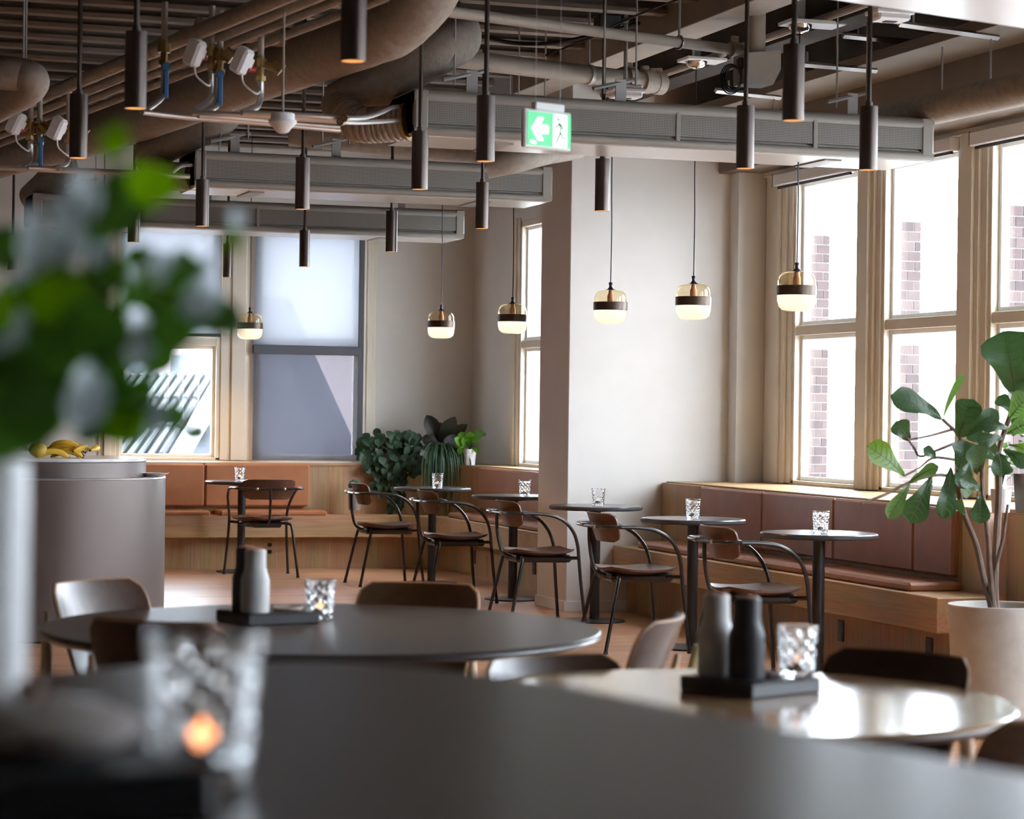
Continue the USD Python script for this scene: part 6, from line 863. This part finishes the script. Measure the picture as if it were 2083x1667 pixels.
# pots on the ledge at the right edge
for lab, lab2, pos, r0, r1, h, m, lm, sd, nl in [('white pot on the right ledge behind the fig', 'leafy light green plant in the white pot on the right ledge', (5.908, 10.319, 0.878), .040, .052, .115, 'white_ceramic', 'fig_leaf_light', 1, 22), ('grey pot on the right ledge beside the white one', 'leafy green plant in the grey pot at the right edge', (6.049, 10.318, 0.878), .050, .066, .19, 'grey_pot', 'fig_leaf', 2, 20)]:
    bowl('plant_pot', lab, pos, r0, r1, h, m); c = thing('ledge_plant', lab2, 'potted plant'); rnd = random.Random(sd); o = np.array(pos) + [0, 0, h - .015]
    for i in range(nl):
        a = rnd.uniform(0, 2 * pi); rr = rnd.uniform(.03, .10); z = rnd.uniform(.06, .22); b = o + [rr * .6 * math.cos(a), rr * .6 * math.sin(a), z]; t = b + [rr * .7 * math.cos(a), rr * .7 * math.sin(a), rnd.uniform(-.04, .04)]
        obj('stalk', twig([o, o + (b - o) * [.4, .4, .6], b], .0022, .0014, 5, 4), 'grass_leaf', c); obj('leaf', leaf(b, t, rnd.uniform(.03, .05), (.2, -.4, .9), 'ovate', .1, .2, .05, 8, 5, i)[0], lm, c, smooth=60)
# foreground vase with leafy branches
v = thing('vase', 'white straight sided vase at the left edge of the foreground tray', 'vase', (0.169, 1.839, 1.095))
obj('vase_body', MB().lathe([(0, 0), (.047, 0), (.050, .003), (.050, .200), (.0485, .203), (.046, .200), (.046, .01), (0, .01)], n=56), 'white_ceramic', v); obj('foot_ring', MB().lathe([(.040, -.0004), (.046, -.0004), (.046, .002), (.040, .002)], n=40, close=True), 'grey_pot', v)
b = thing('leafy_branches', 'blurred leafy green branches standing in the white vase', 'plant')
for pts in [[(0.169, 1.839, 1.110), (0.169, 1.839, 1.300), (0.195, 1.820, 1.327), (0.236, 1.807, 1.402), (0.263, 1.798, 1.476), (0.274, 1.794, 1.531)], [(0.169, 1.839, 1.110), (0.169, 1.839, 1.300), (0.195, 1.820, 1.324), (0.236, 1.807, 1.383), (0.274, 1.794, 1.457), (0.301, 1.785, 1.502)], [(0.169, 1.839, 1.110), (0.169, 1.839, 1.300), (0.216, 1.813, 1.324), (0.281, 1.792, 1.391), (0.326, 1.777, 1.436), (0.357, 1.767, 1.466)], [(0.169, 1.839, 1.110), (0.169, 1.839, 1.300), (0.209, 1.816, 1.320), (0.264, 1.797, 1.376), (0.316, 1.780, 1.403), (0.351, 1.769, 1.407)], [(0.169, 1.839, 1.110), (0.169, 1.839, 1.300), (0.205, 1.817, 1.313), (0.258, 1.800, 1.336), (0.300, 1.786, 1.333), (0.333, 1.775, 1.322)], [(0.169, 1.839, 1.110), (0.169, 1.839, 1.300), (0.181, 1.825, 1.320), (0.215, 1.814, 1.376), (0.235, 1.807, 1.439), (0.249, 1.803, 1.494)], [(0.169, 1.839, 1.110), (0.169, 1.839, 1.300), (0.167, 1.829, 1.316), (0.177, 1.826, 1.346), (0.194, 1.821, 1.401), (0.200, 1.818, 1.456)], [(0.169, 1.839, 1.110), (0.169, 1.839, 1.300), (0.195, 1.820, 1.316), (0.247, 1.803, 1.361), (0.285, 1.791, 1.384), (0.310, 1.782, 1.373)]]: obj('twig', twig(pts, .0028, .0013, 6), 'branch_stem', b)
MT = ['branch_leaf', 'branch_leaf_bright', 'branch_leaf_pale']
for i, (p0, p1, w, nh, m) in enumerate([[(0.251, 1.678, 1.514), (0.261, 1.671, 1.537), 0.020, (0.017, -0.845, 0.534), 1.000], [(0.320, 1.773, 1.509), (0.283, 1.806, 1.506), 0.034, (-0.209, -0.955, -0.211), 1.000], [(0.290, 1.877, 1.526), (0.295, 1.895, 1.474), 0.049, (-0.031, -0.811, 0.585), 0.000], [(0.284, 1.820, 1.496), (0.260, 1.822, 1.467), 0.028, (0.177, -0.976, 0.124), 0.000], [(0.241, 1.678, 1.501), (0.219, 1.658, 1.467), 0.031, (0.488, -0.862, 0.133), 2.000], [(0.242, 1.812, 1.477), (0.217, 1.831, 1.435), 0.037, (0.488, -0.862, 0.133), 2.000], [(0.282, 1.904, 1.451), (0.251, 1.925, 1.490), 0.047, (0.488, -0.862, 0.133), 2.000], [(0.221, 1.934, 1.420), (0.234, 1.920, 1.461), 0.038, (0.488, -0.862, 0.133), 2.000], [(0.199, 1.681, 1.402), (0.240, 1.678, 1.429), 0.044, (0.116, -0.978, 0.171), 1.000], [(0.192, 1.765, 1.430), (0.190, 1.734, 1.391), 0.030, (-0.731, -0.663, -0.161), 1.000], [(0.247, 1.866, 1.413), (0.199, 1.877, 1.361), 0.059, (0.488, -0.862, 0.133), 2.000], [(0.225, 1.883, 1.385), (0.198, 1.884, 1.429), 0.044, (0.488, -0.862, 0.133), 2.000], [(0.207, 1.698, 1.393), (0.236, 1.661, 1.367), 0.034, (-0.200, -0.978, 0.067), 0.000], [(0.229, 1.665, 1.377), (0.235, 1.643, 1.416), 0.032, (-0.090, -0.890, 0.447), 0.000], [(0.280, 1.916, 1.411), (0.278, 1.886, 1.362), 0.045, (-0.166, -0.781, 0.603), 0.000], [(0.264, 1.784, 1.381), (0.223, 1.772, 1.352), 0.038, (-0.614, -0.603, 0.509), 0.000], [(0.232, 1.890, 1.322), (0.250, 1.902, 1.372), 0.041, (-0.525, -0.829, 0.194), 0.000], [(0.220, 1.691, 1.347), (0.181, 1.677, 1.318), 0.043, (-0.030, -0.967, 0.255), 0.000], [(0.171, 1.734, 1.309), (0.207, 1.705, 1.335), 0.035, (-0.504, -0.662, 0.555), 0.000], [(0.279, 1.881, 1.357), (0.297, 1.874, 1.398), 0.038, (0.079, -0.995, 0.064), 0.000], [(0.192, 1.822, 1.319), (0.185, 1.845, 1.373), 0.047, (0.175, -0.957, -0.232), 0.000], [(0.182, 1.846, 1.350), (0.224, 1.822, 1.372), 0.040, (-0.319, -0.694, 0.645), 0.000], [(0.333, 1.901, 1.452), (0.306, 1.926, 1.421), 0.033, (-0.369, -0.920, -0.130), 0.000], [(0.353, 1.881, 1.426), (0.308, 1.889, 1.422), 0.036, (-0.319, -0.947, -0.036), 0.000], [(0.321, 1.656, 1.440), (0.289, 1.650, 1.419), 0.030, (-0.655, -0.616, 0.437), 0.000], [(0.347, 1.886, 1.417), (0.395, 1.890, 1.405), 0.039, (-0.630, -0.611, 0.479), 0.000], [(0.329, 1.656, 1.405), (0.290, 1.653, 1.396), 0.030, (-0.724, -0.675, 0.145), 0.000], [(0.322, 1.704, 1.406), (0.285, 1.710, 1.388), 0.035, (0.173, -0.972, -0.158), 0.000], [(0.299, 1.809, 1.366), (0.308, 1.777, 1.406), 0.034, (-0.079, -0.949, 0.306), 0.000], [(0.280, 1.802, 1.395), (0.289, 1.769, 1.432), 0.033, (-0.383, -0.650, 0.657), 0.000], [(0.320, 1.636, 1.427), (0.296, 1.622, 1.403), 0.028, (0.488, -0.862, 0.133), 2.000], [(0.311, 1.754, 1.390), (0.297, 1.746, 1.361), 0.026, (-0.288, -0.943, 0.165), 0.000], [(0.297, 1.743, 1.453), (0.272, 1.749, 1.443), 0.021, (-0.064, -0.832, 0.552), 0.000], [(0.303, 1.850, 1.456), (0.304, 1.850, 1.428), 0.023, (0.488, -0.862, 0.133), 2.000], [(0.330, 1.810, 1.423), (0.298, 1.816, 1.441), 0.031, (-0.050, -0.801, 0.597), 1.000], [(0.337, 1.857, 1.441), (0.337, 1.843, 1.464), 0.021, (-0.074, -0.889, 0.451), 0.000], [(0.299, 1.690, 1.450), (0.286, 1.682, 1.426), 0.023, (0.488, -0.862, 0.133), 2.000], [(0.331, 1.921, 1.326), (0.279, 1.943, 1.334), 0.043, (-0.429, -0.895, -0.123), 0.000], [(0.290, 1.796, 1.346), (0.278, 1.772, 1.310), 0.032, (-0.350, -0.922, -0.168), 1.000], [(0.355, 1.910, 1.331), (0.330, 1.922, 1.334), 0.024, (-0.103, -0.995, 0.013), 0.000], [(0.369, 1.904, 1.323), (0.343, 1.890, 1.316), 0.019, (-0.103, -0.993, -0.059), 1.000], [(0.300, 1.808, 1.365), (0.295, 1.781, 1.336), 0.024, (-0.351, -0.846, 0.402), 0.000], [(0.281, 1.707, 1.403), (0.278, 1.715, 1.368), 0.027, (0.488, -0.862, 0.133), 2.000], [(0.276, 1.938, 1.358), (0.289, 1.906, 1.403), 0.043, (-0.721, -0.645, 0.253), 0.000], [(0.226, 1.644, 1.322), (0.238, 1.649, 1.370), 0.036, (0.488, -0.862, 0.133), 2.000], [(0.315, 1.785, 1.337), (0.285, 1.792, 1.328), 0.029, (0.488, -0.862, 0.133), 2.000], [(0.353, 1.714, 1.465), (0.343, 1.695, 1.483), 0.017, (0.488, -0.862, 0.133), 2.000], [(0.327, 1.614, 1.464), (0.327, 1.606, 1.445), 0.014, (0.025, -0.831, 0.556), 1.000], [(0.300, 1.918, 1.458), (0.270, 1.919, 1.426), 0.033, (0.114, -0.873, 0.474), 0.000], [(0.221, 1.889, 1.438), (0.245, 1.859, 1.393), 0.044, (-0.168, -0.953, 0.254), 0.000], [(0.266, 1.887, 1.445), (0.272, 1.888, 1.404), 0.032, (-0.132, -0.785, 0.605), 0.000], [(0.196, 1.665, 1.439), (0.195, 1.650, 1.474), 0.027, (0.488, -0.862, 0.133), 2.000], [(0.220, 1.724, 1.487), (0.234, 1.714, 1.458), 0.028, (0.488, -0.862, 0.133), 2.000], [(0.200, 1.860, 1.478), (0.199, 1.832, 1.439), 0.031, (-0.367, -0.806, 0.465), 0.000], [(0.252, 1.868, 1.346), (0.229, 1.853, 1.309), 0.033, (-0.728, -0.677, 0.107), 0.000], [(0.272, 1.795, 1.369), (0.283, 1.775, 1.340), 0.026, (-0.538, -0.634, 0.556), 0.000], [(0.261, 1.891, 1.314), (0.289, 1.892, 1.334), 0.030, (0.126, -0.948, 0.293), 0.000], [(0.213, 1.941, 1.409), (0.176, 1.925, 1.362), 0.054, (0.021, -0.965, -0.261), 0.000], [(0.183, 1.764, 1.308), (0.219, 1.733, 1.313), 0.034, (-0.516, -0.608, 0.604), 0.000], [(0.239, 1.807, 1.410), (0.222, 1.781, 1.356), 0.046, (0.002, -0.873, 0.487), 0.000], [(0.283, 1.910, 1.421), (0.248, 1.921, 1.382), 0.041, (-0.221, -0.798, 0.561), 0.000], [(0.194, 1.764, 1.379), (0.230, 1.750, 1.342), 0.045, (-0.680, -0.616, 0.398), 0.000], [(0.254, 1.693, 1.376), (0.256, 1.686, 1.414), 0.035, (-0.293, -0.944, -0.151), 0.000]]): obj('leaf', leaf(p0, p1, w, nh, 'round', .1, .12, .05, 11, 7, i)[0], MT[int(m)], b, smooth=60)
